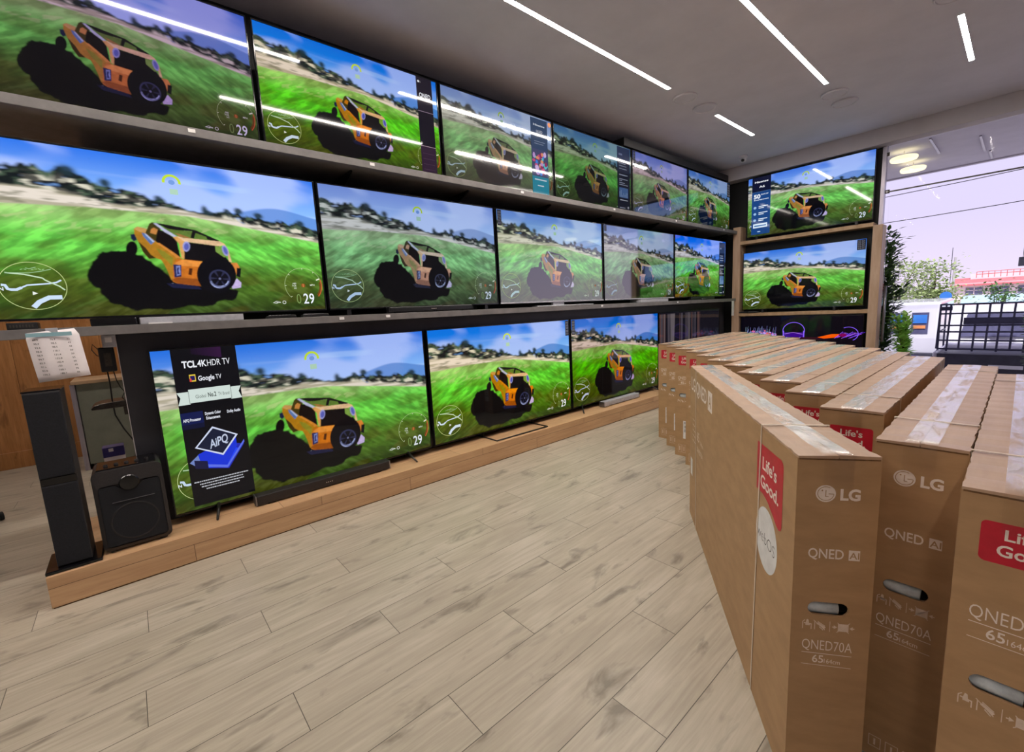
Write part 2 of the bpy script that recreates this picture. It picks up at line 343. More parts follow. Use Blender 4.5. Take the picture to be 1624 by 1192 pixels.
JEEP = [
(3,3,5,"0.2235,0.2525 0.2423,0.3274 0.2735,0.3915 0.3349,0.4092 0.3887,0.3614 0.4686,0.2028 0.6636,0.1583 0.6439,0.0846 0.6015,0.0937 0.5563,0.0452 0.4905,0.0603 0.4373,0.0316 0.3651,0.0432 0.3297,0.0375 0.2879,0.0806 0.2762,0.0722 0.2499,0.1524 0.2562,0.1649 0.2317,0.1903"),
(4,4,6,"0.3681,0.4242 0.3659,0.4078 0.3621,0.3932 0.3571,0.3823 0.3515,0.3762 0.346,0.3758 0.3413,0.3811 0.3379,0.3913 0.3362,0.4053 0.3365,0.4213 0.3386,0.4375 0.3424,0.452 0.3474,0.4629 0.3529,0.4691 0.3584,0.4697 0.3632,0.4646 0.3667,0.4544 0.3684,0.4404"),
(20,30,60,"0.3554,0.5117 0.3675,0.5184 0.3706,0.4822 0.3616,0.4707 0.3546,0.4856"),
(186,128,32,"0.3675,0.5496 0.3767,0.5639 0.4007,0.5543 0.4239,0.4775 0.4281,0.4672 0.4642,0.4164 0.4772,0.3844 0.4915,0.3687 0.4748,0.3511 0.4643,0.2061 0.4506,0.2283 0.4445,0.2834 0.4376,0.3271 0.43,0.3593 0.416,0.3693 0.3961,0.3626 0.3824,0.4043 0.3733,0.472 0.3663,0.5182"),
(60,45,10,"0.3733,0.472 0.3824,0.4043 0.3961,0.3626 0.416,0.3693 0.4029,0.3899 0.3916,0.4316"),
(205,155,85,"0.3675,0.5496 0.3779,0.5641 0.4019,0.5545 0.3987,0.5277 0.3802,0.5331"),
(150,140,40,"0.4208,0.4343 0.444,0.4147 0.4661,0.3726 0.4595,0.3171 0.4493,0.3496 0.432,0.3866"),
(70,60,18,"0.3975,0.5275 0.4127,0.5877 0.4207,0.5984 0.4374,0.5941 0.4451,0.5659 0.4239,0.4775 0.4194,0.4824"),
(205,135,65,"0.415,0.5537 0.4231,0.5654 0.4344,0.5537 0.4271,0.5207 0.4108,0.5293"),
(95,125,175,"0.387,0.5288 0.3983,0.5224 0.4203,0.4771 0.4077,0.4544 0.3899,0.5055"),
(190,205,230,"0.3937,0.5244 0.3983,0.5224 0.4189,0.4759 0.4142,0.4701"),
(18,10,10,"0.4344,0.5537 0.4535,0.5456 0.4852,0.4952 0.4893,0.3741 0.4642,0.4164 0.4281,0.4672 0.4227,0.4774"),
(222,140,55,"0.4231,0.4667 0.433,0.4678 0.4668,0.4166 0.4919,0.3743 0.4764,0.3733 0.4632,0.4026"),
(100,125,50,"0.49,0.5614 0.5363,0.554 0.5409,0.5071 0.5019,0.5136 0.4777,0.5325 0.4457,0.574"),
(165,115,60,"0.4832,0.5387 0.5031,0.5303 0.5355,0.5065 0.4993,0.5122"),
(100,130,50,"0.5478,0.5471 0.5801,0.5258 0.6033,0.5 0.5407,0.5043"),
(22,20,20,"0.4278,0.5964 0.4569,0.5918 0.5478,0.5667 0.6205,0.5048 0.6168,0.4917 0.5817,0.509 0.5801,0.5258 0.5464,0.5469 0.5391,0.5571 0.4898,0.5587 0.4648,0.5633 0.4461,0.5794"),
(22,20,20,"0.538,0.5598 0.5492,0.5557 0.5404,0.5082 0.5294,0.5141"),
(195,195,215,"0.4239,0.592 0.4326,0.5961 0.4547,0.5619 0.4881,0.5174 0.4799,0.5099 0.4531,0.5402 0.4402,0.5652"),
(14,11,14,"0.5089,0.484 0.6179,0.4669 0.6239,0.4297 0.6451,0.3609 0.6382,0.3457 0.4989,0.3625"),
(130,165,70,"0.6051,0.4657 0.6247,0.4618 0.6255,0.4328 0.6386,0.3928 0.6297,0.3893 0.6039,0.4281"),
(228,168,92,"0.4761,0.5105 0.492,0.519 0.5078,0.4867 0.5007,0.3693 0.4919,0.3732 0.4915,0.4684"),
(238,195,145,"0.4869,0.5184 0.5069,0.5098 0.623,0.4993 0.6341,0.4743 0.6178,0.4657 0.5077,0.4856"),
(238,195,135,"0.623,0.4993 0.6376,0.4834 0.6479,0.4435 0.6541,0.3555 0.6441,0.3596 0.6416,0.4371 0.6321,0.4654"),
(160,160,205,"0.5238,0.4538 0.5223,0.4418 0.5195,0.4312 0.5158,0.4231 0.5117,0.4187 0.5077,0.4183 0.5042,0.4221 0.5017,0.4296 0.5004,0.4398 0.5006,0.4516 0.5021,0.4635 0.5049,0.4741 0.5085,0.4822 0.5126,0.4867 0.5166,0.4871 0.5201,0.4834 0.5227,0.476 0.524,0.4657"),
(95,100,180,"0.5201,0.4535 0.5191,0.4454 0.5173,0.4382 0.5149,0.4327 0.5123,0.4297 0.5097,0.4295 0.5075,0.4321 0.506,0.4371 0.5052,0.4441 0.5053,0.4521 0.5063,0.4601 0.5081,0.4673 0.5105,0.4728 0.5131,0.4758 0.5156,0.4761 0.5178,0.4735 0.5194,0.4685 0.5202,0.4615"),
(160,160,205,"0.6464,0.4449 0.6475,0.4319 0.6472,0.4195 0.6457,0.4091 0.6431,0.4021 0.6398,0.3992 0.636,0.4009 0.6324,0.4069 0.6293,0.4164 0.6271,0.4284 0.626,0.4413 0.6262,0.4536 0.6277,0.4639 0.6303,0.471 0.6336,0.4739 0.6373,0.4723 0.641,0.4664 0.6441,0.4569"),
(95,100,180,"0.643,0.4416 0.6438,0.4325 0.6438,0.4238 0.6431,0.4168 0.6416,0.4121 0.6396,0.4105 0.6374,0.412 0.6351,0.4164 0.6331,0.4233 0.6316,0.4318 0.6308,0.4409 0.6307,0.4495 0.6315,0.4565 0.6329,0.4611 0.6349,0.4628 0.6372,0.4614 0.6394,0.457 0.6414,0.4501"),
(212,118,34,"0.476,0.3677 0.4914,0.3676 0.5599,0.356 0.5494,0.2062 0.5318,0.1889 0.4693,0.2033 0.4549,0.2172 0.4621,0.3172"),
(242,152,62,"0.4912,0.3643 0.5593,0.3548 0.5436,0.318 0.4779,0.3235 0.4688,0.3397"),
(160,82,22,"0.4531,0.2283 0.4671,0.2452 0.535,0.2348 0.5398,0.186 0.4693,0.2033"),
(35,40,85,"0.4636,0.3305 0.4879,0.3284 0.483,0.2499 0.4619,0.244"),
(140,150,205,"0.4713,0.3204 0.4843,0.3227 0.4813,0.2622 0.4691,0.2553"),
(40,45,100,"0.473,0.3094 0.481,0.3125 0.4768,0.29 0.4791,0.2678 0.4711,0.2648"),
(80,35,10,"0.5113,0.3081 0.5214,0.3074 0.5153,0.2602 0.5051,0.2656"),
(232,142,60,"0.6386,0.3517 0.6711,0.3534 0.6787,0.3239 0.6637,0.2664 0.6536,0.3139"),
(10,10,16,"0.6687,0.3175 0.6835,0.3151 0.6765,0.2486 0.6631,0.2574"),
(205,185,220,"0.6635,0.2424 0.6773,0.2112 0.674,0.176 0.6436,0.1673 0.6416,0.1823"),
(6,6,12,"0.656,0.2187 0.6476,0.1925 0.6367,0.1702 0.6238,0.1528 0.6095,0.1412 0.5948,0.136 0.5802,0.1374 0.5666,0.145 0.5545,0.1586 0.5447,0.1772 0.5374,0.2 0.5331,0.2258 0.5318,0.2535 0.5337,0.2816 0.5387,0.3089 0.5464,0.3341 0.5566,0.356 0.5689,0.3736 0.5826,0.3859 0.5971,0.3923 0.6116,0.3924 0.6256,0.386 0.6382,0.3735 0.6487,0.3553 0.6567,0.3323 0.6616,0.3057 0.6631,0.2768 0.6612,0.2473"),
(26,26,48,"0.64,0.2361 0.6373,0.2173 0.6319,0.2 0.6243,0.1856 0.6151,0.1755 0.6051,0.1703 0.5952,0.1704 0.5861,0.1758 0.5786,0.1859 0.5732,0.2 0.5703,0.2169 0.5702,0.2353 0.5729,0.2536 0.5781,0.2706 0.5855,0.2848 0.5944,0.2951 0.6043,0.3007 0.6142,0.3011 0.6234,0.2961 0.6312,0.2862 0.6368,0.2721 0.6399,0.2549"),
(8,8,18,"0.6354,0.245 0.6331,0.2299 0.6286,0.216 0.6221,0.2045 0.6144,0.1963 0.6059,0.192 0.5974,0.192 0.5897,0.1963 0.5832,0.2044 0.5785,0.2157 0.576,0.2293 0.5759,0.2441 0.5781,0.2589 0.5825,0.2725 0.5887,0.2839 0.5963,0.2923 0.6047,0.2968 0.6132,0.2971 0.6211,0.2931 0.6277,0.2851 0.6326,0.2738 0.6352,0.26"),
(190,200,240,"0.6365,0.2194 0.632,0.2039 0.6256,0.1906 0.6178,0.1804 0.6092,0.1741 0.6003,0.172 0.5917,0.1743 0.5841,0.1807 0.5779,0.1908 0.5736,0.2039 0.5713,0.219 0.5766,0.2244 0.5785,0.212 0.5822,0.2014 0.5875,0.1932 0.594,0.188 0.6013,0.1862 0.6088,0.1879 0.6161,0.1931 0.6227,0.2014 0.6281,0.2122 0.6318,0.2249"),
(220,220,235,"0.4612,0.1949 0.4604,0.1914 0.4587,0.1884 0.4562,0.1862 0.4533,0.185 0.4503,0.185 0.4475,0.1863 0.4454,0.1885 0.4441,0.1915 0.4438,0.1949 0.4446,0.1984 0.4463,0.2014 0.4488,0.2036 0.4517,0.2048 0.4547,0.2048 0.4575,0.2036 0.4596,0.2014 0.4609,0.1983"),
(28,30,60,"0.4338,0.206 0.4693,0.2033 0.5316,0.186 0.5409,0.1629 0.4518,0.1754"),
(235,240,235,"0.0882,0.1561 0.0997,0.144 0.0873,0.1345"),
]
ROADS = [
((205,225,245),0.01,"0.0227,0.1936 0.0313,0.1916 0.0354,0.1706 0.0424,0.1667 0.0543,0.1665 0.0656,0.1779"),
((205,225,245),0.006,"0.0656,0.1779 0.0788,0.1914 0.1294,0.2011 0.1458,0.2071 0.1583,0.2212"),
((200,225,190),0.005,"0.0356,0.2627 0.0762,0.2534 0.1161,0.2327 0.1214,0.2209 0.1344,0.2051 0.1522,0.185 0.1635,0.1626"),
((150,190,140),0.003,"0.0356,0.2627 0.0875,0.2614 0.1161,0.272 0.1391,0.2846"),
((150,190,140),0.003,"0.0822,0.2902 0.0893,0.2847 0.1055,0.295"),
((205,225,245),0.017,"0.084,0.0636 0.0988,0.0945 0.1229,0.1194 0.1537,0.1203"),
]
# ================================================================== the setting
X0, X1, Y0, Y1, ZC = -6.3, 4.0, -4.0, 7.5, 3.25
b = MB().box(X0-.2, X1+.2, Y0-.2, Y1+.06, -.12, 0); struct('floor', b, 'floor')
b = MB().box(X0-.2, X1+.2, Y0-.2, Y1+.1, ZC, ZC+.25); struct('ceiling', b, 'ceiling')
b = MB().box(X0-.2, X0, Y0-.2, Y1+.1, 0, ZC); struct('wall_left', b, 'wall_wood')
b = MB().box(X0, X0+.018, Y0, Y1, 0, .16); struct('baseboard_left', b, 'wall_wood', .003)
b = MB().box(X1, X1+.2, Y0-.2, Y1+.1, 0, ZC); struct('wall_right', b, 'wall')
b = MB().box(X0, X1, Y0-.2, Y0, 0, ZC); struct('wall_rear', b, 'wall')
b = MB().box(X0, -1.27, Y1, Y1+.1, 0, ZC); struct('wall_front', b, 'black_wall')
b = MB().box(-3.42, X1, 7.3, 7.5, 3.06, ZC); struct('trim_1', b, 'wall', .004)              # header above the shop window
# partition behind the televisions
b = MB().box(-3.6, -3.45, -.046, 7.5, 0.158, 2.27); b.box(-3.6, -3.45, -2.2, 7.5, 2.27, ZC); struct('wall_display', b, 'black_wall')
b = MB().box(-3.45, -3.16, -.04, 7.3, .158, 1.24); struct('wall_display_lower', b, 'grey_panel', .003)
b = MB().box(-3.452, -3.158, -.043, -.040, .157, 1.24); struct('trim_2', b, 'paper')
# raised platform the lowest televisions stand on
t_ = thing('display_platform', (-3.2, 3.5, 0), 0, 'long low oak platform running under the bottom row of televisions', 'platform')
b = MB().box(-.4, .36, -3.92, 3.95, 0.006, .157); o = b.build('body', ['platform', 'platform_front'], t_, bevel=.002)
for p in o.data.polygons:
    if p.normal.x > .9 or p.normal.y < -.9: p.material_index = 1
MB().box(-.4, .354, -3.915, 3.95, 0, .006).build('shadow_gap', 'cut', t_)
# ceiling fittings
LED = [(-2.34, -.75, 1.29), (-2.34, 2.13, 4.15), (-2.34, 5.14, 6.12), (-1.39, .9, 2.9), (-1.39, 3.38, 5.34), (-2.34, -3.2, -1.05), (-.46, 4.95, 5.96),
       (-4.9, -1.4, .6), (-4.9, 1.6, 3.6), (.6, -3.2, -1.05)]  # last three and the rearmost left strip: unseen fill lights, added for brightness
LEDTXT = {0: 'recessed linear light overhead, seen only as the streak across the nearest top television', 1: 'longest warm white ceiling light in view, left of the other three',
          2: 'short linear light near the far end of the left-hand ceiling line', 3: 'linear light of the middle ceiling line, just above the frame edge',
          4: 'long warm white linear light slanting down the middle of the ceiling', 5: 'unseen linear fill light added behind or beside the camera to brighten the room',
          6: 'short warm white linear light at the upper right of the ceiling'}
for i, (x, a, c) in enumerate(LED):
    t_ = thing('linear_ceiling_light', (x, (a+c)/2, ZC), 0, LEDTXT.get(i, 'unseen linear fill light added behind or beside the camera to brighten the room'), 'ceiling light', 'recessed linear lights')
    h = (c-a)/2
    MB().box(-.017, .017, -h, h, -.003, .0).build('diffuser', 'led', t_)
    f = MB(); f.box(-.021, -.017, -h-.005, h+.005, -.0032, 0).box(.017, .021, -h-.005, h+.005, -.0032, 0).box(-.017, .017, -h-.005, -h, -.0032, 0).box(-.017, .017, h, h+.005, -.0032, 0)
    f.build('trim_frame', 'disc', t_)
DISC = [(-2.34, 4.45, 'left one of the two round ceiling discs beyond the longest light'), (-2.33, 4.84, 'right one of the two round ceiling discs beyond the longest light'),
        (-1.40, 5.66, 'upper round ceiling disc just beyond the middle light strip'), (-1.39, 6.0, 'lower round ceiling disc just beyond the middle light strip'),
        (-.46, 4.56, 'round ceiling disc cut by the top edge above the short right-hand light')]
for x, y, lb in DISC:
    t_ = thing('ceiling_speaker', (x, y, ZC), 0, lb, 'ceiling speaker', 'round ceiling discs')
    MB().lathe([(.115, 0), (.115, -.012), (.108, -.018), (.10, -.018), (.098, -.012)], n=40).build('rim', 'disc', t_, smooth=False)
    MB().lathe([(.098, -.004), (.098, -.013), (.0, -.016)], n=40).build('grille', 'ceiling', t_)
# security camera in the corner
t_ = thing('security_camera', (-2.74, 6.86, ZC), 0, 'small white dome security camera on the ceiling near the corner', 'security camera')
MB().lathe([(.055, 0), (.055, -.03), (.048, -.04)], n=28).build('mount', 'disc', t_)
bb = MB(); bb.lathe([(0.0, -.088), (.022, -.084), (.036, -.07), (.04, -.055), (.04, -.036)], n=24); bb.build('dome', 'disc', t_, smooth=True)
bb = MB(); bb.tube([(0.005, -.02, -.062), (.012, -.052, -.068)], .02, 14); bb.build('lens', 'gloss_black', t_)
# black trunking over the far upper televisions
b = MB(); b.box(-3.45, -3.12, 4.55, 7.28, 3.06, 3.15); tag(b.build('cable_trunking', 'black_plastic', bevel=.006), 'black box trunking along the top of the far upper televisions', 'trunking')

# ------------------------------------------------------------------ display shelves
def shelf(name, z0, z1, ya, label):
    t_ = thing(name, (-3.2, 3.2, z0), 0, label, 'shelf')
    MB().box(-.25, .22, ya-3.2, 4.1, 0, z1-z0).build('board', 'shelf', t_, bevel=.002)
    for y in [i*.98-1.9 for i in range(7)]:
        q = MB(); q.prism([(-.25, 0), (.12, 0), (.12, -.012), (-.23, -.13), (-.25, -.13)], y, y+.012, 'y'); q.build('bracket', 'black_plastic', t_)
    return t_
shelf('upper_display_shelf', 2.262, 2.308, -1.9, 'long grey shelf carrying the top row of televisions')
t_ = thing('middle_display_shelf', (-3.2, 3.2, 1.24), 0, 'long grey shelf at eye level carrying the middle row of televisions', 'shelf')
MB().box(-.25, .22, -4.9, 4.1, 0, .045).build('board', 'shelf', t_, bevel=.002)
TAGS = [(2.285, [.41, 1.415, 2.80, 4.15, 5.456, 6.83], 'upper'), (1.262, [1.10, 1.43, 3.9, 5.5], 'middle')]
ORD = ['nearest', 'second', 'third', 'fourth', 'fifth', 'farthest']
for z, ys, wh in TAGS:
    for i, y in enumerate(ys):
        o = MB().box(-2.98, -2.977, y-.016, y+.016, z-.004, z+.014).build('price_tag', 'sticker')
        tag(o, 'small white price tag on the %s grey shelf edge, %s from the camera' % (wh, ORD[i] if i < len(ys)-1 else 'farthest'), 'price tag', 'price tags on the %s shelf' % wh)
o = MB().box(-3.03, -2.99, .1, .2, 1.285, 1.292).build('price_tag', 'sticker'); tag(o, 'white price tag lying flat on the middle shelf beside the receiver box', 'price tag')

# ------------------------------------------------------------------ oak wall unit at the far end
t_ = thing('oak_wall_unit', (-2.18, 7.4, 0), 0, 'light oak wall unit with two shelves holding televisions beside the shop window', 'shelf unit')
MB().box(-.86, -.75, -.10, .10, .157, 2.36).build('left_post', 'shelf_wood_v', t_, bevel=.003)
MB().box(.86, .96, -.12, .10, 0, 2.10).build('right_post', 'shelf_wood_v', t_, bevel=.003)
MB().box(-.75, .86, -.10, .10, 2.09, 2.14).build('shelf', 'shelf_wood', t_, bevel=.003)
MB().box(-.75, .86, -.10, .10, 1.00, 1.05).build('shelf', 'shelf_wood', t_, bevel=.003)

# ================================================================== what the screens show
GRASS = [(0, .648), (.06, .648), (.25, .663), (.40, .662), (.533, .658), (.667, .624), (.80, .588), (.98, .5365), (1, .531)]
ROCK = [(0, .755), (.07, .753), (.18, .748), (.327, .690), (.47, .700), (.668, .655), (.82, .612), (.98, .555), (1, .55)]
TREE = [(0, .885), (.077, .864), (.24, .845), (.31, .80), (.42, .762), (.475, .727), (.57, .693), (.67, .70), (.82, .676), (1, .635)]
def curve_at(C, u):
    for (a, p), (c, q) in zip(C, C[1:]):
        if a <= u <= c: return p+(q-p)*(u-a)/(c-a)
    return C[-1][1]
def pts(s): return [tuple(float(q) for q in p.split(',')) for p in s.split()]
PH = .5625
class Pic:
    """flat artwork in picture coordinates (u right, v up, both 0..1), drawn in thin stacked layers"""
    def __init__(s): s.b = MB(); s.k = 0
    def y(s): s.k += 1; return -.00001*s.k
    def poly(s, P_, col, m=0):
        y = s.y(); P_ = [(min(max(u, 0), 1), min(max(v, 0), 1)) for u, v in P_]
        s.b.add([(u, y, v*PH) for u, v in P_], [tuple(range(len(P_)))], m, tuple(s2l(c) for c in col)); return s
    def rect(s, u0, u1, v0, v1, col, m=0): return s.poly([(u0, v0), (u1, v0), (u1, v1), (u0, v1)], col, m)
    def ell(s, u, v, ru, rv, col, n=14, rot=0):
        o = []
        for i in range(n):
            a = 2*math.pi*i/n; x, y = ru*math.cos(a), rv*PH*math.sin(a)
            o.append((u+x*math.cos(rot)-y*math.sin(rot), v+(x*math.sin(rot)+y*math.cos(rot))/PH))
        return s.poly(o, col)
    def line(s, P_, w_, col):
        y = s.y(); Q = [Vector((u, v*PH)) for u, v in P_]; c = tuple(s2l(k) for k in col); L_, R_ = [], []
        for i, p in enumerate(Q):
            d = (Q[min(i+1, len(Q)-1)]-Q[max(i-1, 0)]).normalized(); n_ = Vector((-d.y, d.x))*w_/2
            L_.append(p+n_); R_.append(p-n_)
        vs = [(p.x, y, p.y) for p in L_]+[(p.x, y, p.y) for p in R_]; n = len(Q)
        s.b.add(vs, [(i, i+1, n+i+1, n+i) for i in range(n-1)], 0, c); return s
    def arc(s, u, v, r, a0, a1, w_, col, n=40, m=0):
        return s.line([(u+r*math.cos(R(a0+(a1-a0)*i/n)), v+r*math.sin(R(a0+(a1-a0)*i/n))/PH) for i in range(n+1)], w_, col)
    def text(s, t_, u, v, h, col, w=None, bold=0, align='l', slope=0, space=1.0):
        s.b.text(t_, (u, s.y(), v*PH), (1, 0, slope), (0, 0, 1), h=h*PH if h else None, w=w, bold=bold, align=align, col=tuple(s2l(c) for c in col), space=space); return s
    def build(s, name, parent, loc, scale, mats=('scr', 'scr_sky', 'scr_grass')):
        o = s.b.build(name, list(mats), parent, fix=False)
        me = o.data; at = me.color_attributes.new('Col', 'FLOAT_COLOR', 'CORNER'); uv = me.uv_layers.new(name='UVMap')
        for p, c in zip(me.polygons, s.b.c):
            for li in p.loop_indices:
                at.data[li].color = (c[0], c[1], c[2], 1)
                co = me.vertices[me.loops[li].vertex_index].co; uv.data[li].uv = (co.x, co.z/PH)
        o.location = loc; o.scale = scale
        return o

import numpy as np
NX, NY = 576, 324
def fbm(sx, sy, seed, octaves=5, rough=.55, nx=NX, ny=NY):
    """tileless value noise on the picture grid; sx, sy cells across and up"""
    rs = np.random.RandomState(seed); out_ = np.zeros((ny, nx)); amp = 1; tot = 0
    for o in range(octaves):
        gx, gy = int(sx*2**o)+2, int(sy*2**o)+2
        g = rs.rand(gy+1, gx+1); u = np.linspace(0, gx-1.001, nx); v = np.linspace(0, gy-1.001, ny)
        iu, iv = u.astype(int), v.astype(int); fu, fv = u-iu, v-iv; fu = fu*fu*(3-2*fu); fv = fv*fv*(3-2*fv)
        A_ = g[np.ix_(iv, iu)]; B_ = g[np.ix_(iv, iu+1)]; C_ = g[np.ix_(iv+1, iu)]; D_ = g[np.ix_(iv+1, iu+1)]
        fu, fv = fu[None, :], fv[:, None]
        out_ += amp*((A_*(1-fu)+B_*fu)*(1-fv)+(C_*(1-fu)+D_*fu)*fv); tot += amp; amp *= rough
    return out_/tot
def smooth_step(x, a, b): t_ = np.clip((x-a)/(b-a), 0, 1); return t_*t_*(3-2*t_)
def blur(img, r):
    k = np.exp(-np.arange(-int(3*r)-1, int(3*r)+2)**2/(2*r*r)); k /= k.sum(); n = len(k)//2
    for ax in (0, 1):
        pad = [(0, 0)]*img.ndim; pad[ax] = (n, n); q = np.pad(img, pad, mode='edge'); o = np.zeros_like(img)
        for i, w_ in enumerate(k): o += w_*(q[i:i+img.shape[0]] if ax == 0 else q[:, i:i+img.shape[1]])
        img = o
    return img
def smear(img, dx, dy, n):
    """motion blur along (dx, dy) cells"""
    o = np.zeros_like(img)
    for i in range(n):
        t_ = i/(n-1)-.5; sx, sy = int(round(dx*t_)), int(round(dy*t_))
        q = np.roll(np.roll(img, sx, 1), sy, 0)
        if sx > 0: q[:, :sx] = img[:, :sx]
        if sx < 0: q[:, sx:] = img[:, sx:]
        if sy > 0: q[:sy] = img[:sy]
        if sy < 0: q[sy:] = img[sy:]
        o += q
    return o/n
UU, VV = np.meshgrid((np.arange(NX)+.5)/NX, (np.arange(NY)+.5)/NY)
def cover(P_, du=0, dv=0, ss=2):
    """coverage mask of a polygon with edge softening by supersampling"""
    m_ = np.zeros((NY, NX)); P_ = np.array(P_)
    for a in range(ss):
        for b_ in range(ss):
            x = UU+du+(a+.5-ss/2)/ss/NX; y = VV+dv+(b_+.5-ss/2)/ss/NY; ins = np.zeros(x.shape, bool)
            for (x0, y0), (x1, y1) in zip(P_, np.roll(P_, -1, 0)):
                if y0 == y1: continue
                c_ = ((y0 > y) != (y1 > y)) & (x < (x1-x0)*(y-y0)/(y1-y0)+x0); ins ^= c_
            m_ += ins
    return m_/ss/ss
def C3(*c): return np.array([s2l(k) for k in c])
def lerp3(a, b_, t_): return a*(1-t_[..., None])+b_*t_[..., None]
def paint_field():
    """the moving landscape all the screens show: sky, scrub, sand, meadow, the vehicle and its cast shade (linear rgb grid)"""
    crv = lambda C_: np.interp(UU[0], [p[0] for p in C_], [p[1] for p in C_])[None, :]
    g, r_, t_ = crv(GRASS), crv(ROCK), crv(TREE)
    img = lerp3(C3(140, 188, 250), C3(40, 112, 224), smooth_step(VV, .66, 1.04))
    n1 = fbm(4, 3, 1); n1 = smear(n1, 40, -10, 9)
    img = lerp3(img, C3(178, 198, 252), smooth_step(n1, .46, .66)*.75)
    n2 = fbm(2, 30, 2, 3); n2 = smear(n2, 90, -16, 15); img = lerp3(img, C3(190, 218, 255), smooth_step(n2, .56, .68)*.35)
    hills = .70+.045*np.exp(-((UU-.83)/.12)**2)+.02*np.sin(UU*9); img = lerp3(img, C3(84, 132, 206), smooth_step(hills-VV, -.004, .006)*(UU > .55)*.8)
    # scrub and rocks, smeared along the slope
    f = fbm(26, 30, 3, 4, .6); h = fbm(34, 4, 4, 3, .6); k = fbm(22, 40, 6, 4, .6)
    top = t_+(h-.5)*.075
    gap = 1-.65*np.exp(-((UU-.535)/.035)**2); top = r_+(top-r_)*gap
    scr = lerp3(C3(20, 30, 32), C3(74, 94, 74), smooth_step(f, .42, .62))
    scr = lerp3(scr, C3(214, 210, 190), smooth_step(k, .50, .56)*smooth_step(top-VV, .015, .05))
    scr = lerp3(scr, C3(12, 18, 22), smooth_step(fbm(34, 30, 8, 3), .50, .58)*.9)
    m_ = smooth_step(top-VV, -.008, .010)
    m_ = np.clip(m_*smooth_step(f+.35, .55, .70)+m_*.35, 0, 1)
    img = lerp3(img, scr, m_)
    for cu, cv, w_, hh in ((.587, .705, .010, .030), (.598, .690, .014, .016), (.70, .720, .014, .022), (.66, .712, .010, .016), (.77, .70, .016, .020), (.93, .668, .016, .022), (.45, .752, .012, .02), (.22, .862, .02, .03), (.31, .815, .014, .024)):
        q = np.exp(-(((UU-cu)/w_)**2+((VV-cv-(-.2*(UU-cu)))/hh)**2)**1.5); img = lerp3(img, C3(30, 50, 56), np.clip(q*1.3, 0, 1)*.95)
    sand = lerp3(C3(176, 168, 146), C3(224, 214, 200), smooth_step(fbm(8, 60, 10, 3), .4, .6)); sand = lerp3(sand, C3(120, 118, 98), smooth_step(fbm(30, 70, 12, 3), .60, .70)*.7)
    img = lerp3(img, sand, smooth_step(r_+(h-.5)*.02-VV, -.008, .012))
    L_ = smear(img, 8, -1, 9); R_2 = smear(img, 5, -2, 6); img = lerp3(L_, R_2, smooth_step(UU, .5, .7))
    # meadow
    gr = lerp3(C3(44, 64, 16), C3(72, 110, 30), smooth_step(VV, .0, .25)); gr = lerp3(gr, C3(98, 192, 70), smooth_step(VV, .22, .46)); gr = lerp3(gr, C3(150, 196, 112), smooth_step(VV, .47, .66))
    a_ = fbm(7, 9, 20, 4, .6); a_ = smear(a_, 26, 10, 11); gr = lerp3(gr, gr*.5+C3(90, 76, 16)*.35, smooth_step(a_, .50, .62)*.8); gr = lerp3(gr, gr*1.25+C3(60, 80, 30)*.3, smooth_step(a_, .50, .38)*.6)
    c_ = fbm(60, 60, 21, 3, .7); c1 = smear(c_, -20, -12, 13); c2 = smear(c_, 18, -13, 13); c_ = c1*(UU < .45)+c2*(UU >= .45); gr = lerp3(gr, gr*.62, smooth_step(c_, .50, .60)*.8*(1-.5*smooth_step(VV, .4, .6))); gr = lerp3(gr, gr*1.5+.01, smooth_step(c_, .49, .41)*.7*(1-.4*smooth_step(VV, .4, .6)))
    d_ = fbm(46, 60, 22, 3, .6); gr = lerp3(gr, C3(190, 206, 140), smooth_step(smear(d_, 8, 3, 5), .56, .68)*.5*smooth_step(VV, .46, .58)*(1-smooth_step(UU, .5, .9)))
    img = lerp3(img, gr, smooth_step(g-VV, -.004, .008))
    # cast shade with ragged grass edge
    w1 = (fbm(60, 40, 30, 3, .6)-.5); sh = cover(pts(JEEP[0][3]), du=0, dv=0, ss=1)
    P0 = np.array(pts(JEEP[0][3])); sh = blur(sh, 3.2); sh = smooth_step(sh+w1*.75, .28, .46)
    img = lerp3(img, C3(*JEEP[0][:3]), blur(sh, .8))
    tx = fbm(90, 60, 31, 3, .6)
    for i, (a1, a2, a3, q) in enumerate(JEEP[1:-1]):
        m_ = cover(pts(q)); c_ = C3(a1, a2, a3)*(.80, .82, .9)
        img = img*(1-m_[..., None])+(c_*(1+.5*(tx[..., None]-.5)))*m_[..., None]
    cx_, cy_ = .6052, .2386      # spare wheel: rim and spokes
    q = np.hypot((UU-cx_)/.0335, (VV-cy_)/.060); an = np.arctan2((VV-cy_)*PH, UU-cx_)
    img = lerp3(img, C3(56, 60, 96), smooth_step(.11-np.abs(q-.98), 0, .06)*.75)
    img = lerp3(img, C3(46, 48, 78), smooth_step(np.cos(an*6+.4), .55, .85)*smooth_step(.95-q, 0, .1)*smooth_step(q-.25, 0, .1)*.8)
    img = lerp3(img, C3(110, 112, 150), smooth_step(.16-q, 0, .08))
    return blur(img, .55)
FIELD = paint_field()
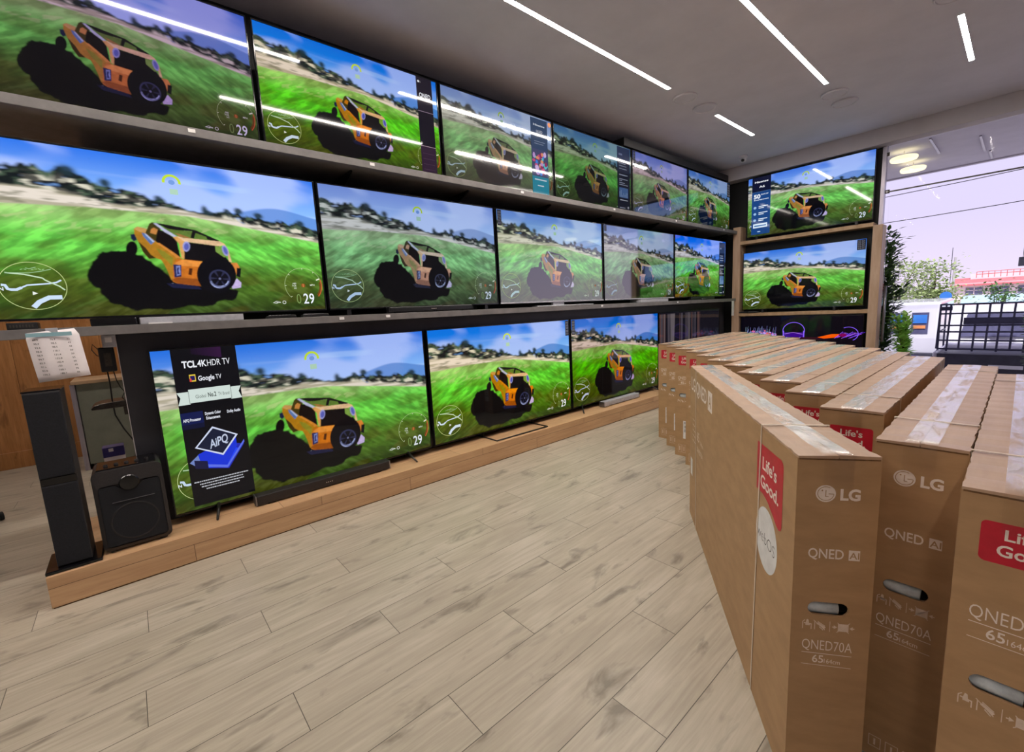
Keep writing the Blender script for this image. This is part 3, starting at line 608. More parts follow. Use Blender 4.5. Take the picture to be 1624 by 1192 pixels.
def field_mesh():
    """one screen-shaped grid that carries the picture point by point"""
    me = bpy.data.meshes.new('screen'); xs_ = np.linspace(0, 1, NX); zs_ = np.linspace(0, PH, NY)
    co = np.zeros((NY, NX, 3), np.float32); co[..., 0] = xs_[None, :]; co[..., 2] = zs_[:, None]
    idx = np.arange(NX*NY).reshape(NY, NX); q = np.stack([idx[:-1, :-1], idx[:-1, 1:], idx[1:, 1:], idx[1:, :-1]], -1).reshape(-1, 4)
    me.vertices.add(NX*NY); me.vertices.foreach_set('co', co.ravel())
    me.loops.add(q.size); me.loops.foreach_set('vertex_index', q.ravel().astype(np.int32))
    me.polygons.add(len(q)); me.polygons.foreach_set('loop_start', (np.arange(len(q))*4).astype(np.int32))
    me.update(calc_edges=True)
    at = me.color_attributes.new('Col', 'FLOAT_COLOR', 'POINT'); c = np.ones((NY*NX, 4), np.float32); c[:, :3] = FIELD.reshape(-1, 3); at.data.foreach_set('color', c.ravel())
    me.materials.append(M['scr']); me.validate()
    return me
def map_art(pic):
    for c, w_, q in ROADS: pic.line(pts(q), w_*.8, c)
    pic.poly(pts(JEEP[-1][3]), (235, 240, 235))
    pic.arc(.0925, .187, .0764, 0, 360, .0016, (206, 224, 150), 48)
    for k in range(7): pic.line([(.07+.008*k, .28+.004*(k % 3)), (.076+.008*k, .284-.004*(k % 2))], .0022, (150, 196, 130))
    pic.text('N', .0165, .162, .018, (230, 240, 250), bold=.03)
def gauge_art(pic):
    pic.arc(.9168, .19, .0764, 222, 20, .0013, (190, 214, 150), 40)
    pic.arc(.9168, .19, .0764, 20, -40, .0032, (226, 84, 50), 18)
    pic.arc(.9168, .19, .0700, 12, -38, .006, (120, 60, 20), 14)
    for a in (222, 180, 140, 90, 52): pic.line([(.9168+.070*math.cos(R(a)), .19+.070*math.sin(R(a))/PH), (.9168+.0755*math.cos(R(a)), .19+.0755*math.sin(R(a))/PH)], .0022, (225, 235, 200))
    pic.line([(.972, .232), (.986, .243)], .005, (240, 244, 220))
    pic.ell(.9149, .1902, .0085, .0150, (150, 80, 30), 18); pic.text('1', .9149, .178, .024, (240, 170, 100), align='c')
    for j, t_ in enumerate(('ABS', 'TCR', 'LC')): pic.text(t_, .8868, .200-j*.018, .0115, (220, 230, 210), bold=.02, align='r')
    pic.text('MPH', .9436, .187, .0125, (220, 230, 210), bold=.02)
    for k, (t_, c) in enumerate((('0', (130, 160, 90)), ('2', (236, 242, 250)), ('9', (236, 242, 250)))):
        pic.text(t_, (.882, .9106, .9345)[k], .048, .078, c, w=.0175 if k == 0 else .021, bold=-.012 if k == 0 else .012)
    pic.line([(.786, .058), (.800, .070), (.814, .064), (.800, .054), (.790, .057)], .0022, (220, 226, 215)); pic.line([(.799, .060), (.816, .060)], .003, (220, 226, 215))
    pic.arc(.830, .0605, .0062, 0, 360, .0024, (220, 226, 215), 14)
def lock_art(pic):
    pic.arc(.4965, .868, .024, -10, 190, .0085, (196, 226, 60), 22); pic.ell(.4965, .868, .010, .016, (120, 160, 225), 10)
    pic.rect(.487, .512, .790, .826, (178, 214, 190))
def promo_b1():
    p = Pic(); D = (8, 8, 14)
    p.rect(0, 1, 0, 1, D)
    for i in range(9): p.rect(.30+.05*i, .36+.05*i, .965-.004*i, 1.0, (24+3*i, 10+i, 34+3*i))
    p.text('TCL', .14, .885, .040, (236, 238, 244), w=.22, bold=.035); p.text('4K', .37, .885, .040, (236, 238, 244), w=.14, bold=.02)
    p.text('HDR TV', .52, .885, .040, (236, 238, 244), w=.36)
    p.rect(.22, .315, .795, .840, (230, 200, 60)); p.rect(.232, .303, .803, .832, (30, 20, 90)); p.rect(.22, .25, .795, .815, (220, 70, 60))
    p.text('Google', .35, .797, .030, (230, 232, 240), w=.25, bold=.025); p.text('TV', .62, .797, .030, (230, 232, 240), w=.09)
    RB = (206, 220, 214)
    p.poly([(.0, .735), (.045, .7), (.0, .655), (.18, .655), (.18, .735)], RB); p.poly([(1, .735), (.955, .7), (1, .655), (.82, .655), (.82, .735)], RB)
    p.rect(.17, .83, .662, .748, RB); p.rect(.168, .174, .66, .75, (20, 30, 30)); p.rect(.826, .832, .66, .75, (20, 30, 30))
    p.text('Global', .27, .688, .022, (90, 100, 96), w=.16); p.text('No.2', .46, .688, .028, (40, 50, 46), w=.13, bold=.02); p.text('TV Brand', .62, .688, .022, (90, 100, 96), w=.18)
    p.rect(0, .34, .50, .605, (14, 24, 74)); p.rect(0, .34, .50, .53, (10, 16, 48))
    p.text('AiPQ Processor', .03, .548, .018, (226, 230, 240), w=.27, bold=.03)
    p.text('Dynamic Color', .37, .575, .018, (226, 230, 240), w=.25, bold=.03); p.text('Enhancement', .38, .545, .018, (226, 230, 240), w=.22, bold=.03)
    p.text('Dolby Audio', .72, .568, .018, (226, 230, 240), w=.22, bold=.03)
    p.poly([(.03, .285), (.20, .335), (.36, .285), (.18, .235)], (110, 130, 190)); p.poly([(.12, .245), (.62, .200), (.92, .345), (.55, .38)], (30, 40, 170))
    p.poly([(.2, .24), (.62, .21), (.84, .32), (.52, .36)], (36, 70, 240)); p.poly([(.17, .33), (.20, .26), (.60, .225), (.80, .34), (.80, .41)], (20, 50, 210))
    p.line([(.15, .262), (.60, .215), (.93, .365)], .010, (90, 110, 225)); p.line([(.10, .27), (.30, .25)], .03, (20, 22, 60))
    p.poly([(.14, .375), (.45, .495), (.84, .415), (.56, .295)], (206, 214, 236)); p.poly([(.175, .377), (.455, .482), (.80, .414), (.555, .308)], (22, 28, 52))
    p.text('AiPQ', .37, .352, .055, (190, 200, 224), w=.30, bold=.02, slope=.055)
    for j in range(4):
        a, c = [(.05, .93), (.13, .83), (.15, .84), (.22, .76)][j]; u = a
        rr = random.Random(j)
        while u < c:
            q = .01+.03*rr.random(); p.rect(u, min(u+q, c), .150-.018*j, .157-.018*j, (190, 192, 200)); u += q+.008
    return p
def promo_qned():
    p = Pic(); p.rect(0, .80, 0, 1, (20, 16, 28)); p.rect(0, .80, .66, 1, (30, 24, 36)); p.rect(0, .80, 0, .30, (44, 26, 46))
    p.ell(.12, .955, .05, .012, (220, 220, 226), 14); p.text('LG', .20, .945, .018, (220, 220, 226), bold=.03)
    p.text('QNED', .12, .80, .045, (226, 226, 234), w=.58, bold=.02)
    p.rect(0, .80, .655, .660, (150, 130, 150)); p.rect(.02, .80, .30, .305, (180, 150, 165))
    for i in range(4): p.rect(.1, .7, .06+.055*i, .063+.055*i, (84, 60, 84))
    return p
def promo_uled():
    p = Pic(); p.rect(0, .86, .60, 1, (52, 72, 104)); p.rect(0, .86, 0, .26, (36, 132, 156)); p.rect(0, .86, .24, .60, (70, 74, 110))
    p.text('Hisense', .14, .905, .024, (214, 220, 230), w=.58, bold=.03); p.text('ULED', .28, .82, .034, (214, 220, 230), w=.32, bold=.0)
    for i in range(2): p.rect(.16, .72-.08*i, .70-.03*i, .706-.03*i, (150, 160, 180))
    rr = random.Random(3)
    for i in range(34):
        c = [(60, 130, 220), (200, 80, 130), (190, 150, 210), (90, 200, 210), (230, 150, 110), (150, 40, 90), (210, 180, 230)][i % 7]
        p.ell(.09+.68*rr.random(), .28+.27*rr.random(), .05+.05*rr.random(), .018+.02*rr.random(), c, 12)
    p.rect(.12, .74, .19, .205, (200, 215, 226)); p.rect(.26, .58, .11, .125, (200, 215, 226))
    return p
def promo_navy():
    p = Pic(); p.rect(0, 1, 0, 1, (14, 20, 40)); p.rect(0, 1, .80, 1, (44, 60, 96)); p.rect(0, 1, .60, .80, (24, 34, 62))
    p.rect(.12, .40, .87, .90, (110, 122, 160))
    rr = random.Random(5)
    for i, v in enumerate((.74, .70, .655, .56, .555, .49, .465, .43, .40)): p.rect(.14, .35+.5*rr.random(), v, v+.012, (150, 158, 180))
    p.rect(.14, .84, .20, .36, (70, 104, 156))
    for i in range(7): p.rect(.17+.1*i, .19+.1*i, .21, .23+.1*rr.random(), (170, 190, 220))
    p.rect(.2, .8, .155, .167, (200, 206, 220)); p.rect(.16, .6, .03, .042, (160, 166, 190)); p.ell(.84, .05, .05, .02, (180, 180, 196))
    return p
def promo_a6():
    p = Pic(); p.rect(0, 1, .28, 1, (18, 28, 66)); p.rect(0, 1, 0, .74, (24, 66, 128)); p.rect(0, 1, .74, 1, (16, 20, 48))
    p.text('Hisense', .14, .905, .030, (236, 238, 246), w=.72, bold=.03, slope=.0); p.text('A6', .38, .815, .036, (236, 238, 246), w=.30, bold=.02)
    p.rect(.0, 1, .745, .750, (80, 120, 180)); p.text('50', .10, .635, .070, (240, 244, 250), w=.36, bold=.04)
    p.text('DAYS OF', .50, .685, .020, (220, 232, 246), w=.38, bold=.03); p.text('Entertainment', .12, .600, .020, (220, 232, 246), w=.78, bold=.03)
    for i, v in enumerate((.475, .365, .255)):
        p.ell(.18, v, .08, .022, (150, 190, 230), 12); p.rect(.38, .86, v+.008, v+.022, (220, 232, 246)); p.rect(.38, .66, v-.020, v-.006, (220, 232, 246))
    p.rect(.10, .86, .115, .190, (216, 232, 246)); p.rect(.16, .8, .14, .162, (60, 110, 170)); p.rect(.34, .5, .04, .055, (180, 210, 240))
    return p
def sticker_art():
    p = Pic(); p.rect(0, 1, 0, 1, (12, 12, 16))
    for j in range(5):
        for i in range(2):
            p.rect(.12+.42*i, .44+.42*i, .80-.18*j, .92-.18*j, (150, 150, 160)); p.rect(.17+.42*i, .39+.42*i, .83-.18*j, .89-.18*j, (30, 30, 40))
    return p
# ================================================================== televisions
PIC_MESH = field_mesh(); PIC_GLOSS = PIC_MESH.copy(); PIC_GLOSS.materials[0] = M['scr_gloss']
HUD = []
for nm, art in (('map_overlay', map_art), ('gauge_overlay', gauge_art), ('lock_icon', lock_art)):
    _h = Pic(); art(_h); _p = _h.build(nm, None, (0, 0, 0), (1, 1, 1)); HUD.append((nm, _p.data)); bpy.data.objects.remove(_p)
STICK = None
def television(loc, rz, wd, ht, tint, sat, label, group, base=None, promo=None, sticker=None, custom=None, feet=None, lip=.010, chin='black_plastic', gloss=False):
    """origin: bottom centre of the panel; screen faces local -Y"""
    t_ = thing('television', loc, rz, label, 'television', group)
    h2 = wd/2; z = ht
    f = MB(); f.box(-h2, h2, .002, .030, 0, z); f.box(-h2*.62, h2*.62, .030, .052, .06, z*.72)
    f.build('back_case', 'black_plastic', t_, bevel=.004)
    e_ = .007
    f = MB(); f.box(-h2, h2, -.005, .002, z-e_, z).box(-h2, -h2+e_, -.005, .002, lip, z-e_).box(h2-e_, h2, -.005, .002, lip, z-e_)
    f.box(-h2, h2, -.006, .002, 0, lip); f.build('bezel', ['gloss_black' if chin != 'silver' else 'gloss_black'], t_, bevel=.001)
    if chin == 'silver': MB().box(-h2, h2, -.008, -.006, 0, lip+.003).build('chin_strip', 'silver', t_, bevel=.001)
    sw, sh = wd-2*e_, z-e_-lip
    if custom: s = custom.build('screen', t_, (-sw/2, 0, lip), (sw, 1, sh/PH))
    else:
        s = bpy.data.objects.new('screen', PIC_GLOSS if gloss else PIC_MESH); COL.objects.link(s); s.parent = t_; s.location = (-sw/2, 0, lip); s.scale = (sw, 1, sh/PH)
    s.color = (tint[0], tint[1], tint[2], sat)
    if not custom:
        for nm, hm in HUD: hd = bpy.data.objects.new(nm, hm); COL.objects.link(hd); hd.parent = s; hd.location = (0, -.0004, 0); hd.color = (tint[0]*.9, tint[1]*.9, tint[2]*.9, 1)
    if promo:
        art, u0, u1, v0, v1, name = promo[:6]
        q = art.build(name, t_, (-sw/2+sw*u0, -.0028, lip+sh*v0), (sw*(u1-u0), .5, sh*(v1-v0)/PH))
        k = promo[6] if len(promo) > 6 else 1; q.color = (k, k, k, 1)
    if sticker:
        side, swd, sht = sticker
        x = -h2+.012 if side == 'l' else h2-.012-swd
        q = sticker_art().build('spec_sticker', t_, (x, -.0062, z-.012-sht), (swd, 1, sht/PH)); q.color = (.55, .55, .6, 1)
    if feet:
        for x, tx in feet:
            q = MB(); q.tube([(x, .01, .012), ((x+tx)/2, -.055, -.018), (tx, -.118, -feet_h+.008)], [.011, .009, .006], 8)
            q.tube([(x, .02, .012), ((x+tx)/2, .075, -.02), (tx, .088, -feet_h+.008)], [.011, .009, .006], 8)
            q.build('leg', 'dark_metal', t_, smooth=True)
    return t_
feet_h = .05
RZ = R(90)
BOT = 'televisions in the bottom row'; MID = 'televisions in the middle row'; TOP = 'televisions in the top row'; FAR = 'televisions in the oak wall unit'
def wall_tv(y0, y1, z0, z1, x, *a, **k): return television((x, (y0+y1)/2, z0), RZ, y1-y0-.006, z1-z0, *a, **k)
# bottom row
t = wall_tv(.075, 1.74, .207, 1.146, -3.05, (.98, .98, .98), 1.02, 'bottom-row television beside the black speakers, black 4K promotional panel on its screen', BOT,
        promo=(promo_b1(), .052, .240, .02, 1.0, 'promo_panel'), feet=[(-.62, -.65), (.62, .63)])
# the second bottom television stands on an open metal frame
t = wall_tv(1.765, 3.435, .207, 1.146, -3.05, (1.12, 1.05, .95), 1.08, 'bottom-row television on an open rectangular wire stand, golden bright picture', BOT, sticker=('r', .05, .15))
q = MB(); q.tube([(-.32, .10, -.043), (-.32, -.165, -.043), (.29, -.175, -.043), (.29, .10, -.043)], .0065, 8)
for x in (-.32, .29): q.tube([(x, .02, -.043), (x, .02, .03)], .006, 8)
q.build('wire_stand', 'dark_metal', t, smooth=True)
t = wall_tv(3.455, 5.135, .207, 1.146, -3.05, (.82, .70, .72), 1.15, 'bottom-row television with a dimmer reddish vehicle, just left of the stacked cartons', BOT, sticker=('l', .05, .15), feet=[(-.68, -.80), (.68, .74)])
d = Pic(); d.rect(0, 1, 0, 1, (22, 20, 28)); rr = random.Random(9)
for i in range(40):
    u = .0+.72*rr.random(); w_ = .008+.03*rr.random(); c = [(70, 64, 72), (46, 42, 50), (96, 88, 92), (36, 32, 40), (84, 60, 58)][i % 5]; v0 = rr.random()*.5
    d.poly([(u, v0), (u+w_*.6, v0), (u+w_, .98), (u-.01*rr.random(), .98)], c)
for i in range(26): d.ell(.05+.5*rr.random(), .32+.2*rr.random(), .008+.012*rr.random(), .012+.02*rr.random(), [(120, 80, 150), (90, 70, 130), (160, 80, 70), (70, 60, 120)][i % 4], 9)
t = wall_tv(5.155, 6.88, .207, 1.146, -3.05, (.9, .9, .9), 1, 'bottom-row television showing dark draped cloth, behind the far end of the carton row', BOT, custom=d, feet=[(-.68, -.72), (.68, .72)])
# middle row
t = wall_tv(-.436, 1.035, 1.325, 2.142, -3.05, (1.12, 1.12, 1.14), 1.0, 'middle-row television nearest the camera, very bright, cut by the left frame edge', MID)
q = MB(); q.box(-.232, .24, -.03, .10, -.040, -.004); q.build('stand_base', 'silver', t, bevel=.003)
t = wall_tv(1.048, 2.515, 1.325, 2.142, -3.05, (.66, .74, .84), .72, 'second middle-row television from the camera, muted blue-green picture above a black soundbar', MID)
for x in (-.6, .6):
    q = MB(); q.box(x-.015, x+.015, .0, .12, -.040, 0); q.build('leg', 'black_plastic', t, bevel=.003)
t = wall_tv(2.535, 4.015, 1.325, 2.142, -3.05, (.74, .82, .72), .9, 'third middle-row television, washed-out picture, silver lower edge and silver stand', MID, gloss=True, sticker=('l', .045, .13), chin='silver')
q = MB(); q.tube([(-.33, -.05, -.034), (.50, -.05, -.034)], .0055, 8); q.tube([(-.33, -.05, -.034), (-.25, .10, -.034)], .0055, 8); q.tube([(.50, -.05, -.034), (.42, .10, -.034)], .0055, 8)
q.box(-.06, .10, .0, .03, -.034, .02); q.build('wire_stand', 'silver', t)
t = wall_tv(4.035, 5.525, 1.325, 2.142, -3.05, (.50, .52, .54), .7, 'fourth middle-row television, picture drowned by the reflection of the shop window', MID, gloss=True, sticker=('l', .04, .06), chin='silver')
q = MB(); q.box(-.10, .52, -.05, .10, -.040, -.006); q.build('stand_base', 'silver', t, bevel=.003)
t = wall_tv(5.545, 7.06, 1.325, 2.142, -3.05, (.68, .74, .98), 1.1, 'farthest middle-row television with a navy promotional strip at its right edge', MID, gloss=True, promo=(promo_navy(), .86, .99, .02, .98, 'promo_panel'))
q = MB(); q.box(-.35, .35, -.03, .10, -.040, 0); q.build('stand_base', 'black_plastic', t, bevel=.003)
# top row
XT = -3.08; ZB, ZT = 2.310, 3.018
t = wall_tv(-.49, .765, ZB, ZT, XT, (.58, .46, .66), .95, 'top-row television nearest the camera, dim violet-tinted picture in the upper left corner', TOP)
t = wall_tv(.785, 2.045, ZB, ZT, XT, (.96, .90, .86), 1.12, 'second top-row television, vivid picture with a black promotional strip on its right', TOP, promo=(promo_qned(), .862, .995, .0, 1.0, 'promo_panel'), chin='silver')
t = wall_tv(2.065, 3.31, ZB, ZT, XT, (.52, .56, .54), .75, 'third top-row television, pale picture with a blue promotional strip of coloured beads', TOP, gloss=True, promo=(promo_uled(), .78, .985, .02, .985, 'promo_panel', .8))
q = MB(); q.lathe([(.022, -.010), (.020, -.012)], (.585, 0, .665), 20, axis='y'); q.build('round_sticker', 'ring' if False else 'orange', t)
t = wall_tv(3.33, 4.615, ZB, ZT, XT, (.30, .42, .30), .9, 'fourth top-row television, dark green picture with a navy text strip on its right', TOP, promo=(promo_navy(), .80, .99, .02, .99, 'promo_panel', .55))
t = wall_tv(4.645, 5.925, ZB, ZT, XT, (.48, .38, .50), .85, 'fifth top-row television, purplish picture under the black trunking', TOP, gloss=True, sticker=('l', .04, .16))
t = wall_tv(5.95, 7.245, ZB, ZT, XT, (.50, .54, .52), .95, 'farthest top-row television, in the corner with a black sticker on its upper right', TOP, sticker=('r', .10, .20))
# the wall unit
t = television((-2.095, 7.335, 2.178), 0, 1.51, .855, (.86, .90, .98), .95, 'upper television of the oak wall unit, with a navy promotional strip on its left', FAR, promo=(promo_a6(), .035, .205, .03, 1.0, 'promo_panel'))
for x in (-.6, .6):
    q = MB(); q.box(x-.015, x+.015, -.05, .1, -.038, 0); q.build('leg', 'black_plastic', t, bevel=.003)
t = television((-2.135, 7.335, 1.095), 0, 1.515, .865, (.96, .94, .92), 1.0, 'lower television of the oak wall unit, directly above the one showing purple glassware', FAR, sticker=('r', .09, .13))
for x in (-.45, .45):
    q = MB(); q.box(x-.015, x+.015, -.05, .1, -.045, 0); q.build('leg', 'black_plastic', t, bevel=.003)
d = Pic(); d.rect(0, 1, 0, 1, (7, 5, 14)); rr = random.Random(11)
for i in range(90):
    a_ = rr.random(); u = .03+.30*a_; v = .62+.12*rr.random()*(1-abs(a_-.5)*1.3)
    d.ell(u, v, .004+.010*rr.random(), .004+.02*rr.random(), [(130, 110, 210), (230, 90, 50), (190, 170, 240), (60, 50, 110), (200, 120, 180), (110, 130, 160)][i % 6], 7, 3*rr.random())
for i in range(40):
    u = .04+.28*rr.random(); d.line([(u, .62), (u+.03*(rr.random()-.5), .70+.12*rr.random())], .0016, [(150, 150, 220), (120, 140, 160)][i % 2])
d.rect(.0, .75, .56, .60, (44, 10, 26))
d.arc(.475, .72, .090, 0, 360, .006, (150, 120, 250), 40)
d.poly([(.385, .72), (.395, .72), (.395, .60), (.385, .60)], (150, 120, 250)); d.poly([(.555, .72), (.565, .72), (.565, .60), (.555, .60)], (150, 120, 250))
d.poly([(.395, .69), (.555, .69), (.555, .60), (.395, .60)], (60, 30, 130)); d.line([(.4, .66), (.47, .69), (.55, .655)], .004, (190, 140, 240))
d.poly([(.67, .60), (.78, .66), (.84, .66), (.82, .60), (.72, .575)], (236, 96, 44))
for i in range(14): d.line([(.80+.01*i, .58+.008*(i % 5)), (.86+.012*i, .70-.008*(i % 6))], .004, [(150, 110, 240), (110, 80, 210), (190, 120, 230)][i % 3])
d.arc(.90, .66, .07, -60, 120, .005, (150, 120, 250), 20); d.ell(.86, .64, .03, .03, (120, 20, 80), 12)
t = television((-2.135, 7.335, .215), 0, 1.55, .775, (1.05, 1.05, 1.05), 1.1, 'television at the bottom of the oak wall unit showing purple glassware on black', FAR, custom=d)
for x in (-.6, .6):
    q = MB(); q.box(x-.015, x+.015, -.05, .1, -.060, 0); q.build('leg', 'black_plastic', t, bevel=.003)

# ================================================================== soundbars and small things
def soundbar(name, x, y0, y1, z, d_, h_, m_, label, caps='metal'):
    t_ = thing(name, (x, (y0+y1)/2, z), RZ, label, 'soundbar', None); L_ = (y1-y0)/2
    MB().box(-L_+.008, L_-.008, -d_/2, d_/2, .006, h_).build('body', m_, t_, bevel=.006)
    for s in (-1, 1):
        MB().box(s*L_-.008 if s > 0 else -L_, s*L_ if s > 0 else -L_+.008, -d_/2-.001, d_/2, .006, h_+.001).build('end_cap', caps, t_, bevel=.002)
    q = MB()
    for s in (-1, 1): q.box(s*L_*.8-.02, s*L_*.8+.02, -d_/2+.01, d_/2-.01, 0, .006)
    q.build('feet', 'rubber', t_)
    q = MB()
    for i in range(4): q.box(-.02+i*.012, -.015+i*.012, -d_/2-.0012, -d_/2+.001, h_*.5, h_*.5+.004)
    q.build('indicator', 'ink', t_)
    return t_
soundbar('soundbar', -3.0, .46, 1.335, .157, .075, .066, 'speaker_case', 'long black soundbar with silver ends on the platform below the nearest television')
soundbar('soundbar', -2.985, 3.86, 4.55, .157, .07, .06, 'silver', 'light grey soundbar on the platform below the reddish television')
soundbar('soundbar', -3.02, 1.45, 2.20, 1.285, .044, .045, 'black_plastic', 'slim black soundbar on the middle shelf under the muted blue-green television', 'black_plastic')
def small_box(name, x0, x1, y0, y1, z0, z1, m_, label, cat, bev=.004, extra=None):
    t_ = thing(name, ((x0+x1)/2, (y0+y1)/2, z0), 0, label, cat)
    MB().box(-(x1-x0)/2, (x1-x0)/2, -(y1-y0)/2, (y1-y0)/2, 0, z1-z0).build('body', m_, t_, bevel=bev)
    q = MB(); w_ = (y1-y0)/2; d_ = (x1-x0)/2; h_ = z1-z0
    if extra == 'vents':
        for i in range(8): q.box(d_, d_+.001, -w_*.8+i*w_*.2, -w_*.8+i*w_*.2+w_*.1, h_*.3, h_*.7)
        q.build('vents', 'ink_dark', t_)
    elif extra == 'display': q.box(d_, d_+.001, -w_*.5, w_*.3, h_*.35, h_*.65); q.build('display', 'gloss_black', t_)
    elif extra == 'label': q.box(d_, d_+.0008, -w_*.5, w_*.5, h_*.4, h_*.8); q.build('label', 'sticker', t_)
    return t_
small_box('receiver_box', -3.10, -2.99, -.12, .055, 1.285, 1.323, 'gloss_black', 'glossy black receiver box on the middle shelf left of the silver stand base', 'receiver', extra='display')
small_box('media_box', -3.10, -3.02, -.40, -.30, 1.285, 1.317, 'black_plastic', 'small black box at the left end of the middle shelf above the paper list', 'media box', extra='vents')
def remote(x, y, z, rz, label):
    t_ = thing('remote_control', (x, y, z), rz, label, 'remote control', 'remotes on the middle shelf')
    MB().prism([(-.085, 0), (.085, 0), (.082, .016), (.06, .02), (-.06, .018), (-.082, .014)], -.019, .019, 'y').build('body', 'black_plastic', t_, bevel=.003)
    q = MB()
    for i in range(7):
        for j in (-1, 0, 1): q.box(-.065+i*.018, -.056+i*.018, j*.011-.003, j*.011+.003, .018, .0205)
    q.build('buttons', 'silver', t_)
    return t_
remote(-3.01, .74, 1.285, R(86), 'black remote control lying just right of the silver stand base')
remote(-3.01, .94, 1.285, R(96), 'black remote control lying below the gap between the two nearest middle televisions')
remote(-3.01, 6.3, 1.285, R(88), 'black remote control on the far end of the middle shelf')
remote(-2.72, 7.31, 1.05, R(3), 'pale remote control on the lower shelf of the oak wall unit').children[0].data = remote(-2.86, 7.31, 1.05, R(-8), 'short remote control beside the post on the lower shelf of the oak wall unit').children[0].data

# paper list clipped to the shelf
t_ = thing('paper_list', (-2.965, -.255, 1.27), RZ, 'white paper list with a pale blue header hanging from the middle shelf', 'paper')
q = MB(); n = 8; vs = []
for j in range(n+1):
    zz = -.228*j/n+.004; off = -.012*math.sin(j/n*2.6); sl = .018*j/n
    for i, x in enumerate((-.088, -.03, .03, .088)):
        vs.append((x+sl*.9-(.012 if (j == 0 and i in (0, 3)) else 0)*(1 if i == 3 else -.6), off-.006*math.sin(i*1.6), zz+.012*(x/.088)*.6))
q.add(vs, [(j*4+i, j*4+i+1, j*4+i+5, j*4+i+4) for j in range(n) for i in range(3)])
o = q.build('sheet', 'paper', t_, smooth=True); so = o.modifiers.new('s', 'SOLIDIFY'); so.thickness = .0006
q = MB(); q.box(-.084, .066, -.0125, -.0120, -.022, -.004)
for v in q.v: pass
q.build('header', 'paper_blue', t_)
q = MB(); nums = ['89.9 76.9 32', '95.9 98.5 43', '93.6 98.5 43', '98.0 110.1 50', '96.9 121.4 50', '94.7 122.8 55', '85.9 142.4 60', '91.2 150 65', '93.8 168.1 75', '106.2 188.7 86']
for j, s_ in enumerate(nums):
    for k, p_ in enumerate(s_.split()):
        z_ = -.040-.0178*j; q.text(p_, (-.066+.056*k+j*.0015, -.0165+.0006*abs(j-5), z_), (1, 0, 0), (0, 0, 1), h=.0075, m=0, bold=.01)
q.build('printed_numbers', 'ink_dark', t_)
MB().box(-.02, .02, -.004, .022, -.006, .016).build('clip', 'silver', t_, bevel=.002)

# hanging things left of the partition
t_ = thing('power_adapter', (-3.22, -.088, 1.044), RZ, 'black power adapter hanging under the left end of the middle shelf', 'power adapter')
MB().box(-.032, .032, -.03, .03, .0, .13).build('body', 'black_plastic', t_, bevel=.006)
MB().box(-.012, .016, -.0335, -.030, .03, .10).build('label', 'ink_dark', t_)
q = MB(); q.tube([(-.01, 0, .0), (-.008, .0, -.06), (-.012, .01, -.16), (-.01, .0, -.24), (.015, -.01, -.32), (.05, -.02, -.40), (.045, -.01, -.47), (.035, 0, -.52)], .0035, 8)
q.tube([(.015, 0, 0), (.02, 0, -.05), (.03, .01, -.09), (.045, .01, -.12), (.03, .01, -.15), (.05, .01, -.18), (.055, .01, -.22)], .0025, 6)
q.tube([(-.03, 0, .12), (-.05, 0, .15), (-.055, 0, .12), (-.04, 0, .09), (-.02, 0, .08)], .0022, 6)
q.build('cable', 'cable', t_, smooth=True)
t_ = small_box('junction_box', -3.15, -3.08, -.095, -.042, 1.176, 1.24, 'silver', 'small pale grey junction box under the middle shelf above the power adapter', 'junction box', extra='label')
t_ = thing('wall_bracket', (-3.3, -.115, .845), RZ, 'dark rounded bracket sticking out beside the partition edge above the purple box', 'bracket')
MB().prism([(-.075, .006), (-.06, .022), (-.035, .030), (.072, .036), (.072, .0), (-.07, .0)], -.09, .09, 'y').build('plate', 'dark_metal', t_, bevel=.004)
MB().box(.055, .072, -.05, .05, -.05, .0).build('arm', 'dark_metal', t_)
t_ = thing('small_carton', (-3.34, -.135, .192), RZ, 'tall white carton with a purple top standing behind the party speaker', 'carton')
MB().box(-.045, .045, -.04, .04, -.034, .37).build('body', 'paper', t_, bevel=.002)
MB().box(-.046, .046, -.041, .041, .37, .425).build('purple_top', 'purple', t_, bevel=.002)
q = MB(); q.box(-.02, .0, -.0418, -.0412, .40, .418); q.build('print', 'paper', t_)
o = MB().box(-2.975, -2.972, 7.14, 7.22, 1.02, 1.24).prism([(-2.975, 1.24), (-2.972, 1.24), (-2.972, 1.245), (-3.0, 1.245), (-3.0, 1.24)], 7.14, 7.22, 'y').build('hanging_tag', 'sticker')
tag(o, 'long white tag hanging off the far end of the middle shelf', 'tag')

# tower speaker on the corner of the platform
t_ = thing('tower_speaker', (-2.96, -.322, .157), RZ, 'tall black floor-standing tower speaker on the near corner of the platform', 'speaker')
MB().box(-.100, .097, -.105, .14, 0, .016).build('base_plate', 'gloss_black', t_, bevel=.004)
MB().box(-.060, .062, -.070, .12, .016, .845).build('cabinet', 'speaker_case', t_, bevel=.004)
MB().box(-.058, .060, -.082, -.070, .022, .410).build('lower_grille', 'speaker_cloth', t_, bevel=.004)
MB().box(-.058, .060, -.082, -.070, .448, .840).build('upper_grille', 'speaker_cloth', t_, bevel=.004)
MB().box(-.058, .060, -.078, -.070, .412, .446).build('badge_band', 'gloss_black', t_, bevel=.002)
MB().box(-.062, .064, -.07, .125, .845, .852).build('top_cap', 'gloss_black', t_, bevel=.002)
